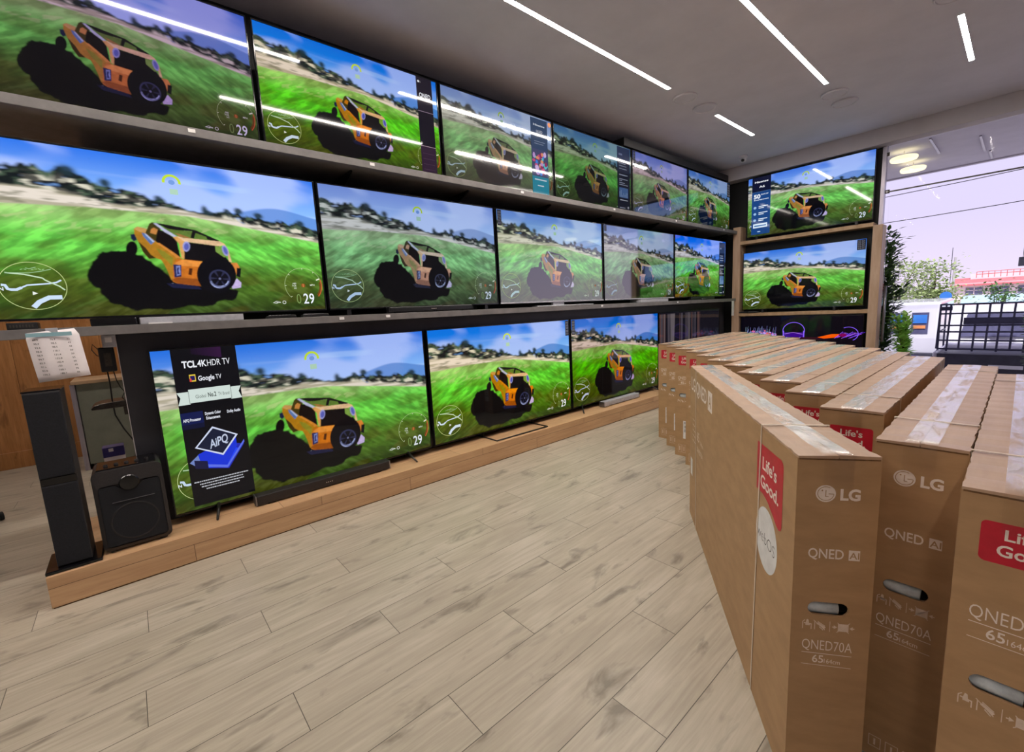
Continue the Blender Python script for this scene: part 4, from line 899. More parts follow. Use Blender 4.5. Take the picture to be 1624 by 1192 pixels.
# party speaker
t_ = thing('party_speaker', (-3.02, -.083, .157), RZ, 'squat black portable party speaker with a badge notch, between tower speaker and television', 'speaker')
W2, H2, D2 = .136, .420, .14
q = MB(); rr_ = .03
def rrect(x0, x1, z0, z1, r, n=6):
    o = []
    for cx, cz, a0 in ((x1-r, z1-r, 0), (x0+r, z1-r, 90), (x0+r, z0+r, 180), (x1-r, z0+r, 270)):
        for i in range(n+1):
            a = R(a0+90*i/n); o.append((cx+r*math.cos(a), cz+r*math.sin(a)))
    return o
q.prism(rrect(-W2, W2, .012, H2, .028), -D2+.03, D2-.02, 'y'); q.build('cabinet', 'speaker_case', t_, bevel=.006)
q = MB(); o_ = rrect(-W2, W2, .012, H2, .028); i_ = rrect(-W2+.016, W2-.016, .030, H2-.072, .02)
n = len(o_); q.add([(x, -D2+.026, z) for x, z in o_]+[(x, -D2+.018, z) for x, z in i_], [(k, (k+1) % n, n+(k+1) % n, n+k) for k in range(n)]); q.build('front_frame', 'speaker_case', t_)
q = MB()
gp = [(-W2+.018, .034), (W2-.018, .034), (W2-.018, H2-.078), (.055, H2-.078), (.042, H2-.092), (.03, H2-.102), (-.03, H2-.102), (-.042, H2-.092), (-.055, H2-.078), (-W2+.018, H2-.078)]
q.prism(gp, -D2+.020, -D2+.030, 'y'); q.build('grille', 'speaker_cloth', t_)
MB().lathe([(.040, -D2+.012), (.036, -D2+.008), (.0, -D2+.006)], (0, 0, H2-.075), 30, axis='y').build('badge', 'gloss_black', t_)
MB().lathe([(.086, -D2+.021), (.092, -D2+.0185), (.098, -D2+.021)], (0, 0, .145), 40, axis='y').build('woofer_ring', 'black_plastic', t_)
q = MB(); q.box(-.075, .09, -D2+.017, -D2+.020, .255, .257); q.build('trim_line', 'metal', t_)
q = MB(); q.box(-W2+.02, W2-.02, -D2+.05, D2-.05, H2-.004, H2+.006); q.build('control_panel', 'gloss_black', t_, bevel=.004)
for i in range(5): q = MB(); q.lathe([(.009, H2+.006), (.008, H2+.014)], (-.08+i*.04, -.03, 0), 14); q.build('knob', 'speaker_case', t_)
q = MB()
for x in (-.1, .1):
    for y in (-.09, .09): q.lathe([(.014, 0), (.012, .012)], (x, y, 0), 12)
q.build('feet', 'rubber', t_)

# reception desk and things behind the display wall
t_ = thing('reception_desk', (-5.6, .55, 0), 0, 'low grey-green reception desk behind the display wall, left edge trimmed in metal', 'desk')
MB().box(-.5, 0, -.95, 1.0, .05, .80).build('front_panel', 'green_panel', t_, bevel=.003)
MB().box(-.5, .02, -.98, 1.0, .80, .83).build('desk_top', 'shelf_wood', t_, bevel=.003)
MB().box(-.5, .012, -.99, -.955, 0, .80).build('edge_trim', 'aluminium', t_, bevel=.002)
MB().box(-.48, -.01, -.93, 1.0, 0, .05).build('plinth', 'black_plastic', t_)
# office chair caster at the left frame edge
t_ = thing('office_chair', (-4.42, -1.09, 0), R(20), 'black caster and base arm of an office chair just entering at the left edge', 'chair')
for k in range(5):
    a = R(72*k+26); cx, cy = .30*math.cos(a), .30*math.sin(a)
    q = MB(); q.tube([(0, 0, .10), (cx*.6, cy*.6, .095), (cx, cy, .075)], [.022, .018, .013], 8); q.build('leg', 'black_plastic', t_, smooth=True)
    q = MB()
    for s in (-.013, .013): q.lathe([(.028, s-.009), (.030, s-.005), (.030, s+.005), (.028, s+.009)], (cx, cy, .030), 20, axis='y')
    q.tube([(cx, cy, .03), (cx, cy, .075)], .007, 8); q.build('caster', 'rubber', t_)
q = MB(); q.lathe([(.03, .07), (.028, .12), (.02, .12), (.02, .42)], n=18); q.build('gas_column', 'dark_metal', t_)
q = MB(); q.prism(rrect(-.23, .23, -.23, .23, .08), .42, .50, 'z'); q.build('seat', 'speaker_cloth', t_, bevel=.02)
q = MB(); q.prism(rrect(-.21, .21, .56, 1.05, .08), -.27, -.21, 'y'); q.box(-.03, .03, -.24, -.2, .44, .7); q.build('backrest', 'speaker_cloth', t_, bevel=.02)
# ================================================================== television cartons
CW, CL, CH = .167, 1.60, .889
def slot_pts(cx, cz, w_, h_, n=8):
    r = h_/2; o = []
    for s, a0 in ((1, -90), (-1, 90)):
        for i in range(n+1):
            a = R(a0+180*i/n); o.append((cx+s*(w_/2-r)+r*math.cos(a), cz+r*math.sin(a)))
    return o
def end_with_slot(hx, zt, yf, slot, depth=.006):
    """carton shell: four sides, bottom, and a front end with a real hand hole through the board"""
    bm = bmesh.new()
    def ring(P_, y): return [bm.verts.new((x, y, z)) for x, z in P_]
    R_ = [(-hx, 0), (hx, 0), (hx, zt), (-hx, zt)]
    a = ring(R_, yf); bk = ring(R_, -yf); sl = ring(slot, yf); si = ring(slot, yf+depth)
    def loop(v): return [bm.edges.new((v[i], v[(i+1) % len(v)])) for i in range(len(v))]
    e1 = loop(a); e2 = loop(sl)
    bmesh.ops.triangle_fill(bm, use_beauty=True, use_dissolve=False, edges=e1+e2)
    n = len(sl)
    for i in range(n): bm.faces.new((sl[i], sl[(i+1) % n], si[(i+1) % n], si[i]))
    for i in range(4):
        j = (i+1) % 4
        bm.faces.new((a[i], a[j], bk[j], bk[i]))
    bm.faces.new(bk)
    bmesh.ops.recalc_face_normals(bm, faces=bm.faces)
    me = bpy.data.meshes.new('body'); bm.to_mesh(me); bm.free()
    me.materials.append(M['cardboard'])
    return me
def hand_symbols(q, x0, z0, y, s):
    """handling pictograms: two lifting hands, a divider and a clamp mark; x0,z0 lower left; s overall scale"""
    def P(u, v): return (x0+u*s, y, z0+v*s)
    def poly(*uv): q.add([P(u, v) for u, v in uv], [tuple(range(len(uv)))])
    def bar(u0, v0, u1, v1, w_=.05):
        d = Vector((u1-u0, v1-v0)).normalized(); nx, nz = -d.y*w_/2, d.x*w_/2
        poly((u0+nx, v0+nz), (u1+nx, v1+nz), (u1-nx, v1-nz), (u0-nx, v0-nz))
    bar(0, 0, 0, .75, .07); bar(0, .75, .2, .95, .07); bar(.75, 0, .75, .6, .07); bar(.1, .62, .75, .55, .12); bar(.25, .5, .62, .5, .25); poly((.25, .6), (.55, .6), (.50, 1.0), (.35, 1.05))
    bar(1.05, 0, 1.05, .9, .07); bar(.95, 1.0, 1.95, .05, .07); bar(1.25, .72, 1.95, .25, .22); bar(1.3, .9, 1.95, .45, .08); bar(1.45, .35, 1.8, .0, .08)
    bar(2.35, -.1, 2.35, 1.0, .05)
    poly((3.05, .05), (3.95, .05), (3.95, .85), (3.05, .85))
    for c in (0, 1): bar(2.95+.05*c, -.1+1.05*c, 4.05-.05*c, 1.0-1.1*c, .06)
    poly((2.7, .25), (2.98, .45), (2.7, .65)); bar(2.55, .45, 2.75, .45, .10)
    poly((4.3, .25), (4.02, .45), (4.3, .65)); bar(4.25, .45, 4.45, .45, .10)
def round_logo(q, qd, cx, cz, y, r):
    """round face emblem: pale disc, with dark thin outline strokes on it"""
    q.add([(cx+r*math.cos(R(12*i)), y, cz+r*math.sin(R(12*i))) for i in range(30)], [tuple(range(30))])
    y2 = y-.0003
    def arc(rad, a0, a1, w_):
        n = 28; vo = []; 
        for i in range(n+1):
            a = R(a0+(a1-a0)*i/n); vo += [(cx+(rad-w_/2)*math.cos(a), y2, cz+(rad-w_/2)*math.sin(a)), (cx+(rad+w_/2)*math.cos(a), y2, cz+(rad+w_/2)*math.sin(a))]
        qd.add(vo, [(2*i, 2*i+1, 2*i+3, 2*i+2) for i in range(n)])
    arc(r*.80, 60, 356, r*.07)
    qd.box(cx-r*.04, cx+r*.04, y2, y2+.0001, cz-r*.38, cz+r*.42); qd.box(cx-r*.04, cx+r*.28, y2, y2+.0001, cz-r*.38, cz-r*.30)
    qd.box(cx+r*.28, cx+r*.80, y2, y2+.0001, cz-r*.06, cz+r*.02)
    qd.add([(cx-r*.36+r*.09*math.cos(R(45*i)), y2, cz+r*.36+r*.09*math.sin(R(45*i))) for i in range(8)], [tuple(range(8))])
XR, ZU = (1, 0, 0), (0, 0, 1)
def model_text(q, x, y, z, wd, h, lines=True):
    """model name over a ruled size line; x = left, z = baseline of the name"""
    q.text('QNED70A', (x, y, z), XR, ZU, h=h, w=wd, bold=-.006)
    if lines:
        q.box(x, x+wd, y-.00005, y, z-.0105, z-.0090); q.text('65', (x+wd*.22, y, z-.0345), XR, ZU, h=.020, w=.024, bold=.012)
        q.text('164cm', (x+wd*.46, y, z-.0345), XR, ZU, h=.012, w=.034, bold=.0); q.box(x, x+wd, y-.00005, y, z-.0420, z-.0408)
def carton(kind, label, group, loc, rz=0):
    """kind 'emblem': end with round emblem and model name; 'slogan': end with the red flag label"""
    t_ = thing('television_carton', loc, rz, label, 'cardboard box', group)
    hx, hy = CW/2, CL/2; yf = -hy; sz = .510
    sw_ = .086
    sl = slot_pts(-.006, sz, sw_, .034)
    me = end_with_slot(hx, CH-.006, yf, sl, .006)
    o = bpy.data.objects.new('body', me); COL.objects.link(o); o.parent = t_
    q = MB(); q.tube([(-sw_/2-.012, yf+.028, sz-.006), (sw_/2-.022, yf+.028, sz-.009)], .019, 14); q.build('foam_insert', 'foam', t_, smooth=True)
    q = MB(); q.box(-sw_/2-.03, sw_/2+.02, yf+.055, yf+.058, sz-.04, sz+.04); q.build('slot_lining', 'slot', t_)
    rr = random.Random(hash((round(loc[0]*100), 3)) % 1000)
    for s in (-1, 1):                                       # two long flaps meeting over the middle, with a wavy fluted cut edge
        n = 64; vs = []; 
        x_in, x_out = s*.0012, s*(hx-.0012)
        for i in range(n+1):
            y = yf-.0015+(CL+.003)*i/n; lift = .0018*math.sin(i*1.7+s)+.0012*rr.random(); dx = .0022*math.sin(i*2.1)*math.sin(i*.73)
            if i in (0, n): lift += .002
            vs += [(x_in, y, CH-.005), (x_in, y, CH+.001+lift*.6), (x_out+dx*s, y, CH-.0005+lift*.4), (x_out+dx*s, y, CH-.0052)]
        fs = []
        for i in range(n):
            for k in range(4): a, b_ = i*4+k, i*4+(k+1) % 4; fs.append((a, b_, b_+4, a+4))
        fs += [(0, 1, 2, 3), (4*n+3, 4*n+2, 4*n+1, 4*n)]
        MB().add(vs, fs).build('top_flap', 'flap', t_)
    q = MB(); q.box(-hx+.003, hx-.003, yf-.0009, yf+.004, CH-.0088, CH-.0052); q.build('flap_shade_line', 'cut', t_)  # dark strip paints the shadow line under the flap ends
    # clear tape over the seam, folded down both ends
    n = 50; vs = []; tw = .030
    P_ = [(yf-.0022, CH-.075), (yf-.0024, CH-.03), (yf-.003, CH+.0005)]+[(yf+CL*i/n, CH+.0030+.0011*math.sin(i*1.3)*math.sin(i*.41)) for i in range(n+1)]+[(-yf+.003, CH+.0005), (-yf+.0022, CH-.07)]
    for y, z in P_: vs += [(-tw, y, z), (0, y, z+.0006 if z > CH else z), (tw, y, z)]
    MB().add(vs, [(i*3+k, i*3+k+1, i*3+k+4, i*3+k+3) for i in range(len(P_)-1) for k in (0, 1)]).build('packing_tape', 'tape', t_, smooth=True)
    # straps round the carton
    for y in (yf+.265, -yf-.20):
        e_ = .0022; lean = .035 if y < 0 else -.02
        q = MB(); o_ = [(-hx-e_, -.0), (-hx-e_, CH+e_+.002), (hx+e_, CH+e_+.002), (hx+e_, 0)]; i_ = [(-hx-e_+.0012, 0), (-hx-e_+.0012, CH+e_+.0008), (hx+e_-.0012, CH+e_+.0008), (hx+e_-.0012, 0)]
        vs = []
        for w_ in (-.004, .004):
            for P2 in (o_, i_):
                for x, z in P2: vs.append((x, y+w_+lean*(CH-z)/CH*(1 if x < 0 else .2), z))
        fs = []
        for k in range(3): fs += [(k, k+1, 8+k+1, 8+k), (4+k, 4+k+1, 12+k+1, 12+k), (k, k+1, 4+k+1, 4+k), (8+k, 8+k+1, 12+k+1, 12+k)]
        q.add(vs, fs); q.build('strap', 'strap', t_)
    y = yf-.0006
    if kind == 'emblem':
        q = MB(); qd = MB(); round_logo(q, qd, -.0235, .800, y, .0205); q.text('LG', (.006, y, .786), XR, ZU, h=.026, w=.040, bold=.035)
        lg = q.build('printed_emblem', 'ink', t_, fix=False); qd.build('emblem_lines', 'cardboard', lg, fix=False)
        q = MB(); q.text('QNED', (-.0535, y, .640), XR, ZU, h=.024, w=.0735, bold=.012)
        q.box(.0300, .0525, y, y+.0001, .6385, .664); qq = MB(); qq.text('AI', (.0412, y-.0003, .643), XR, ZU, h=.016, align='c', bold=.01)
        pn = q.build('printed_name', 'ink', t_, fix=False); qq.build('inverse_letters', 'cardboard', pn, fix=False)
        q = MB(); hand_symbols(q, -.058, .454, y, .0245); q.build('handling_symbols', 'ink_dim', t_, fix=False)
        q = MB(); model_text(q, -.0575, y, .401, .106, .026); q.build('model_print', 'ink', t_, fix=False)
        q = MB(); q.text('QNED AI', (-.02, -.42, CH+.0042), (0, -1, 0), (1, 0, 0), h=.02, bold=.01); q.build('top_print', 'ink_dim', t_, fix=False)
        q = MB()
        for i, x in enumerate((-.055, -.02, .015)):
            q.box(x, x+.026, y, y+.0001, .03, .0315).box(x, x+.026, y, y+.0001, .062, .0635).box(x, x+.0015, y, y+.0001, .0315, .062).box(x+.0245, x+.026, y, y+.0001, .0315, .062).box(x+.011, x+.015, y, y+.0001, .037, .056)
        q.build('care_pictograms', 'ink_dim', t_, fix=False)
    else:
        q = MB(); lab = rrect(-.054, .060, .757, .834, .008, 4)
        q.add([(x, y, z-(.006*math.sin((x+.05)*30) if z < .78 else 0)) for x, z in lab], [tuple(range(len(lab)))]); rl = q.build('red_label', 'red_ink', t_, fix=False)
        q = MB(); q.text("Life's", (-.024, y-.0003, .803), XR, ZU, h=.020, w=.058, bold=.02); q.text('Good.', (-.032, y-.0003, .772), XR, ZU, h=.021, w=.074, bold=.02)
        q.build('slogan', 'ink', rl, fix=False)
        q = MB(); model_text(q, -.0575, y, .640, .110, .026); q.build('model_print', 'ink', t_, fix=False)
        q = MB(); hand_symbols(q, -.060, .452, y, .0245); q.build('handling_symbols', 'ink_dim', t_, fix=False)
        q = MB(); q.box(-.012, .062, y, y+.0002, .150, .300); st = q.build('barcode_sticker', 'sticker', t_)
        q = MB(); r2 = random.Random(5)
        for z0_, z1_ in ((.272, .292), (.238, .262), (.205, .230)):
            x = -.004
            while x < .052: w_ = .0008+.002*r2.random(); q.box(x, x+w_, y-.0003, y-.0002, z0_, z1_); x += w_+.0008+.0018*r2.random()
        q.build('barcode', 'ink_dark', st, fix=False)
        q = MB()
        for i, x in enumerate((-.055, -.018, .019)):
            q.box(x, x+.028, y, y+.0001, .03, .0315).box(x, x+.028, y, y+.0001, .095, .0965).box(x, x+.0015, y, y+.0001, .0315, .095).box(x+.0265, x+.028, y, y+.0001, .0315, .095).box(x+.011, x+.016, y, y+.0001, .045, .082)
        q.build('care_pictograms', 'ink_dim', t_, fix=False)
    return t_

# loose carton leaning out of the row: the near one with its printed broad side in view
ang = math.atan2(.577, .816)
cc = Vector((-.316, 1.131))+Vector((.816, .577))*CW/2+Vector((-.577, .816))*CL/2
A = carton('emblem', 'front carton turned out of the row, red flag label on its broad side', 'television cartons', (cc.x, cc.y, 0), ang)
xs = -CW/2-.0006; yf = -CL/2; RR = (0, -1, 0)
def sp_(s, z, k=0): return (xs-k, yf+s, z)
q = MB(); q.text('LG QNED', sp_(1.545, .765), RR, ZU, h=.072, w=.44, bold=.01); q.add([sp_(1.07, .752), sp_(.975, .752), sp_(.975, .845), sp_(1.07, .845)], [(0, 1, 2, 3)])
o = q.build('side_name', 'ink', A, fix=False); q = MB(); q.text('AI', sp_(1.052, .770, .0003), RR, ZU, h=.055, w=.06, bold=.01); q.build('inverse_letters', 'cardboard', o, fix=False)
q = MB(); q.text('65', sp_(1.36, .52), RR, ZU, h=.05, bold=.01); q.text('164cm', sp_(1.26, .52), RR, ZU, h=.022); q.text('QNED70A', sp_(1.36, .46), RR, ZU, h=.026)
for i in range(5): q.add([sp_(1.50, .60-.03*i), sp_(1.50-.06-.01*i, .60-.03*i), sp_(1.50-.06-.01*i, .604-.03*i), sp_(1.50, .604-.03*i)], [(0, 1, 2, 3)])
q.build('side_print', 'ink_dim', A, fix=False)
q = MB(); P_ = [(.300, .835), (.100, .842), (.088, .836), (.084, .826), (.084, .668), (.090, .655), (.104, .650), (.125, .655), (.160, .672), (.200, .688), (.24, .694), (.300, .690)]
q.add([sp_(s, z) for s, z in P_], [tuple(range(len(P_)))]); o = q.build('red_flag_label', 'red_ink', A, fix=False)
q = MB(); q.text("Life's", sp_(.248, .768, .0003), RR, ZU, h=.036, w=.118, bold=.02); q.text('Good.', sp_(.262, .713, .0003), RR, ZU, h=.036, w=.150, bold=.02); q.build('slogan', 'ink', o, fix=False)
q = MB(); q.add([sp_(.200+.092*math.cos(R(9*i)), .572+.092*math.sin(R(9*i))) for i in range(40)], [tuple(range(40))]); o = q.build('round_label', 'sticker', A, fix=False)
q = MB(); q.text('webOS', sp_(.277, .555, .0003), RR, ZU, h=.034, w=.150, bold=-.018); q.build('label_lettering', 'ink_dark', o, fix=False)
q = MB(); q.box(xs-.0002, xs, yf+1.50, yf+1.56, .26, .36); q.build('side_sticker', 'sticker', A)

ROW = [(-.050, 1.13, 'slogan', 'carton cut by the right frame edge, red label on its end'),
       (-.219, 1.385, 'emblem', 'carton with a round emblem, between the turned-out carton and the right-edge carton'),
       (-.420, 1.70, 'slogan', 'first carton left of the two nearest ones in the row, red corner showing'),
       (-.590, 1.92, 'slogan', 'fourth carton of the row from the right frame edge, sliver of red visible'),
       (-.762, 2.14, 'slogan', 'fifth carton of the row from the right frame edge'),
       (-.935, 2.32, 'slogan', 'sixth carton of the row from the right frame edge'),
       (-1.104, 2.56, 'slogan', 'seventh carton of the row from the left end, behind the turned-out carton'),
       (-1.285, 2.74, 'slogan', 'sixth carton of the row from the left end, only top showing'),
       (-1.465, 2.96, 'slogan', 'fifth carton of the row from the left end, no red label visible'),
       (-1.650, 3.17, 'slogan', 'fourth carton from the left end of the row, half hidden'),
       (-1.830, 3.34, 'slogan', 'third carton from the left end of the row, narrow red label'),
       (-2.010, 3.52, 'slogan', 'second carton from the left end of the row, hand hole in view'),
       (-2.195, 3.70, 'slogan', 'leftmost carton of the row, nearest the televisions')]
proto = {}
for i, (x, y, k, lb) in enumerate(ROW):
    L_ = (x+CW/2, y+CL/2, 0)
    if k == 'emblem': proto[k] = A
    if k not in proto: c = carton(k, lb, 'television cartons', L_); proto[k] = c
    elif k == 'emblem': c = carton(k, lb, 'television cartons', L_)
    else:
        c = dup_tree(proto[k]); c.location = L_; c['label'] = lb
    c.rotation_euler = (0, 0, R([0, 0, .1, 0, .1, 0, 0, .1, 0, .1, 0, 0, .1][i]))
# ================================================================== shop window
for i, (xa, xb) in enumerate(((-1.27, -1.215), (-1.212, .95), (.953, 2.5), (2.503, 4.0))):
    struct('window_%d' % (i+1), MB().box(xa, xb, 7.495, 7.505, 0 if i != 1 else .01, 2.505), 'glass')
struct('window_5', MB().box(-1.27, 4.0, 7.495, 7.505, 2.515, 3.06), 'glass')
b = MB().box(-1.25, 4.0, 7.488, 7.512, 2.503, 2.517); struct('trim_5', b, 'dark_metal')
b = MB().box(-1.27, 4.0, 7.47, 7.50, 0, .05); struct('trim_6', b, 'aluminium')
b = MB().box(-1.30, -1.262, 7.46, 7.54, 0, 3.06); struct('trim_7', b, 'aluminium')
def fitting(x, z, w_, label):
    t_ = thing('glass_fitting', (x, 7.484, z), 0, label, 'glass fitting')
    MB().box(-w_, w_, -.012, 0, -.022, .022).build('plate', 'dark_metal', t_, bevel=.003)
    q = MB(); q.lathe([(.011, -.018), (.013, -.012)], n=16, axis='y'); q.build('bolt', 'metal', t_)
fitting(-1.235, 2.51, .024, 'small dark diamond-like fitting where the window panes meet at transom height')
fitting(-1.27, 2.96, .035, 'small black clamp on the glass beside the top corner of the upper far television')
t_ = thing('door_pull', (-1.18, 7.44, .98), 0, 'tall vertical metal pull handle on the glass beside the oak wall unit', 'door handle')
q = MB(); q.tube([(0, 0, -.36), (0, 0, .36)], .014, 12); q.build('bar', 'metal', t_, smooth=True)
for z in (-.28, .28): q = MB(); q.tube([(0, 0, z), (0, .055, z)], .008, 10); q.build('standoff', 'metal', t_)

# ================================================================== outside
SZ = -1.0
b = MB().box(-60, 60, 7.6, 120, SZ-.1, SZ); o = tag(b.build('street', 'concrete'), kind='structure'); o.name = 'floor_street'
b = MB().box(-6, 8, 7.56, 9.2, SZ, -.03); o = tag(b.build('terrace', 'concrete'), kind='structure'); o.name = 'floor_terrace'
b = MB().box(-6, 8, 7.6, 11.0, 3.30, 3.42); b.box(-6, 8, 10.92, 11.0, 3.28, 3.50); o = tag(b.build('canopy', 'ceiling'), kind='structure'); o.name = 'ceiling_canopy'
# pendants under the canopy
PEND = [(-1.32, 9.0, 3.19, 'upper left glowing disc pendant seen through the top of the shop window'), (-1.33, 9.9, 3.19, 'lower right glowing disc pendant seen through the top of the shop window'),
        (2.07, 9.39, 3.1, 'nearer glowing disc reflected in the third middle-row television'), (2.02, 10.3, 3.1, 'farther glowing disc reflected in the middle-row televisions')]
for x, y, z, lb in PEND:
    t_ = thing('disc_pendant', (x, y, z), 0, lb, 'pendant light', 'glowing discs under the canopy')
    MB().lathe([(.15, -.02), (.16, 0), (.16, .02), (.15, .03)], n=36).build('glowing_disc', 'ring', t_)
    q = MB(); q.tube([(0, 0, .03), (0, 0, 3.30-z)], .006, 8); q.build('rod', 'disc', t_)
for i, (x, ya, yb) in enumerate(((-.55, 9.1, 10.1), (-.5, 10.2, 10.8), (-1.0, 8.6, 9.6))):
    q = MB().box(x-.012, x+.012, ya, yb, 3.285, 3.30); o = q.build('canopy_seam', 'aluminium'); tag(o, ['pale thin batten on the canopy underside at the right', 'short thin batten at the canopy edge on the right', 'thin batten on the canopy underside right of the pendants'][i], 'batten')

# plants
def leafy(name, loc, stems, h, spread, nleaf, lsize, lm, label, cat='plant', seed=1, pot=True, base=0, trunk=.01):
    rr = random.Random(seed); t_ = thing(name, loc, 0, label, cat)
    st = MB(); lf = MB()
    for k in range(stems):
        a = rr.random()*6.28; hh = h*(.55+.45*rr.random()); sx, sy = spread*math.cos(a)*rr.random(), spread*math.sin(a)*rr.random()
        P_ = [Vector((sx*.1*j*j/2.5+.0*j, sy*.1*j*j/2.5, base+hh*j/5)) for j in range(6)]
        st.tube(P_, [trunk*(1-.15*j) for j in range(6)], 6)
        for i in range(nleaf):
            f = .12+.88*rr.random(); j = min(int(f*5), 4); p = P_[j].lerp(P_[j+1], f*5-j)
            d = Vector((rr.uniform(-1, 1), rr.uniform(-1, 1), rr.uniform(-.2, .8))).normalized(); p = p+d*spread*.35*rr.random()
            s1 = lsize*(.6+.7*rr.random()); side = d.cross(Vector((0, 0, 1))).normalized()*s1*.27; up = Vector((0, 0, s1*.06))
            lf.add([p, p+d*s1*.35+side+up, p+d*s1*.75+side*.7, p+d*s1, p+d*s1*.75-side*.7, p+d*s1*.35-side+up], [(0, 1, 2, 3), (0, 3, 4, 5)])
    st.build('stems', 'bark', t_, smooth=True); lf.build('foliage', lm, t_, fix=False)
    if pot:
        q = MB(); q.lathe([(.13, 0), (.17, .30), (.18, .32), (.165, .32), (.155, .28)], n=24); q.build('pot', 'concrete', t_)
        q = MB(); q.lathe([(.155, .27), (.0, .285)], n=20); q.build('soil', 'bark', t_)
    return t_
leafy('potted_shrub', (-1.33, 8.30, -.03), 9, 1.95, .42, 270, .085, 'leaf', 'tall dark green potted shrub outside the glass beside the door pull', seed=3, base=.25)
leafy('potted_shrub', (-1.02, 7.86, -.03), 8, .84, .16, 110, .075, 'leaf_light', 'low bright green potted plant in front of the tall dark shrub', seed=5, base=.2)
leafy('potted_shrub', (.20, 8.6, -.03), 9, 1.10, .34, 150, .08, 'leaf', 'dark green shrub poking in at the right frame edge outside the glass', seed=8, base=.2, pot=False)
def tree(loc, h, crown, n, size, lm, label, seed, tr=.08, thin=1.0):
    rr = random.Random(seed); t_ = thing('street_tree', loc, 0, label, 'tree', None)
    st = MB(); st.tube([(0, 0, 0), (.05*h*.2, 0, h*.3), (0, .05, h*.6), (.05, 0, h*.8)], [tr, tr*.8, tr*.5, tr*.25], 8)
    lf = MB()
    for k in range(9):
        a = rr.random()*6.28; q_ = Vector((crown*.8*math.cos(a)*rr.random(), crown*.8*math.sin(a)*rr.random(), h*(.55+.42*rr.random())))
        st.tube([(0, 0, h*.42), q_*.6+Vector((0, 0, h*.18)), q_], [tr*.4, tr*.25, tr*.1], 6)
        for i in range(n//9):
            v = Vector((rr.gauss(0, 1), rr.gauss(0, 1), rr.gauss(0, .6)))*crown*.30*thin; p = q_+v; s1 = size*(.6+.8*rr.random())
            d = Vector((rr.uniform(-1, 1), rr.uniform(-1, 1), rr.uniform(-.7, .7))).normalized(); sd = d.cross(Vector((.3, .2, 1))).normalized()*s1*.35
            lf.add([p, p+d*s1*.5+sd, p+d*s1, p+d*s1*.5-sd], [(0, 1, 2, 3)])
    st.build('trunk', 'bark', t_, smooth=True); lf.build('foliage', lm, t_, fix=False)
tree((-2.35, 24, SZ), 3.3, 1.15, 2600, .12, 'leaf_dry', 'pale olive street tree beyond the van, left half of the window view', 4, .07)
tree((-3.3, 22, SZ), 3.4, .9, 900, .12, 'leaf_dry', 'pale street tree mostly hidden behind the tall dark shrub', 6, .07)
tree((-.47, 20, SZ), 2.4, .55, 700, .09, 'leaf', 'small dark street tree in front of the red-roofed building', 9, .04)

# white pickup truck with a dark steel rack, tail towards the shop
t_ = thing('pickup_truck', (-.12, 13.0, SZ), 0, 'white pickup truck with a dark steel grid rack, parked tail-on outside the window', 'pickup truck')
q = MB(); q.prism([(-.3, .55), (-.3, 1.15), (.05, 1.18), (.45, 1.90), (1.6, 1.90), (2.2, 1.25), (3.2, 1.12), (3.3, .55)], -.90, .90, 'x')
q.build('cab', 'car_white', t_, bevel=.06, seg=3)
q = MB(); q.prism([(-.62, 1.26), (.62, 1.26), (.54, 1.72), (-.54, 1.72)], .08, .30, 'y'); 
q = MB(); q.add([(-.70, .095, 1.27), (.70, .095, 1.27), (.62, .35, 1.74), (-.62, .35, 1.74)], [(0, 1, 2, 3)]); q.v = [(x, y-.035, z) for x, y, z in q.v]; o = q.build('rear_window', 'car_glass', t_); so = o.modifiers.new('s', 'SOLIDIFY'); so.thickness = .02
q = MB(); q.box(-.92, .92, -1.75, -.25, .50, 1.02); q.box(-.92, -.86, -1.75, -.25, 1.02, 1.12); q.box(.86, .92, -1.75, -.25, 1.02, 1.12); q.build('cargo_bed', 'car_white', t_, bevel=.02)
q = MB(); q.box(-.86, .86, -1.80, -1.75, .55, 1.10); o = q.build('tailgate', 'car_dark', t_, bevel=.01)
MB().box(-.2, .2, -1.815, -1.80, .86, .92).build('tailgate_handle', 'car_white', o)
MB().box(-.90, .90, -1.90, -1.75, .38, .52).build('bumper', 'car_dark', t_, bevel=.02)
for s in (-1, 1): MB().box(s*.89-.05, s*.89+.03, -1.79, -1.70, .72, 1.00).build('tail_light', 'red_ink', t_, bevel=.01)
for x in (-.82, .82):
    for y in (-1.05, 2.3): q = MB(); q.lathe([(.22, x-.1), (.34, x-.09), (.36, x-.05), (.36, x+.05), (.34, x+.09), (.22, x+.1)], (0, y, .36), 24, axis='x'); q.build('wheel', 'rubber', t_)
q = MB(); r_ = .016
def bar(a, b_): q.tube([a, b_], r_, 6)
yb = -1.30
for z in (1.14, 1.30, 1.46, 1.58, 1.80, 1.97): bar((-.90, yb, z), (.90, yb, z))
for i, x in enumerate((-.90, -.76, -.60, -.42, -.26, -.12, .04, .20, .36, .52, .70, .90)):
    bar((x-.02, yb, 1.10 if i % 2 else 1.14), (x, yb, 1.97))
for x in (-.90, .90):
    for z in (1.46, 1.97): bar((x, yb, z), (x, -.35, z))
    bar((x, -.35, 1.10), (x, -.35, 1.97)); bar((x, yb, 1.05), (x, yb, 1.97))
q.box(-.58, .90, yb-.02, yb+.02, 1.60, 1.72); q.box(-.90, -.74, yb-.02, yb+.02, 1.86, 1.93); q.box(.45, .70, yb-.02, yb+.02, 1.84, 1.93)
q.build('steel_rack', 'rack', t_)
q = MB(); q.box(-.86, .86, -1.70, -.40, 1.02, 1.08); q.build('cargo', 'car_dark', t_)
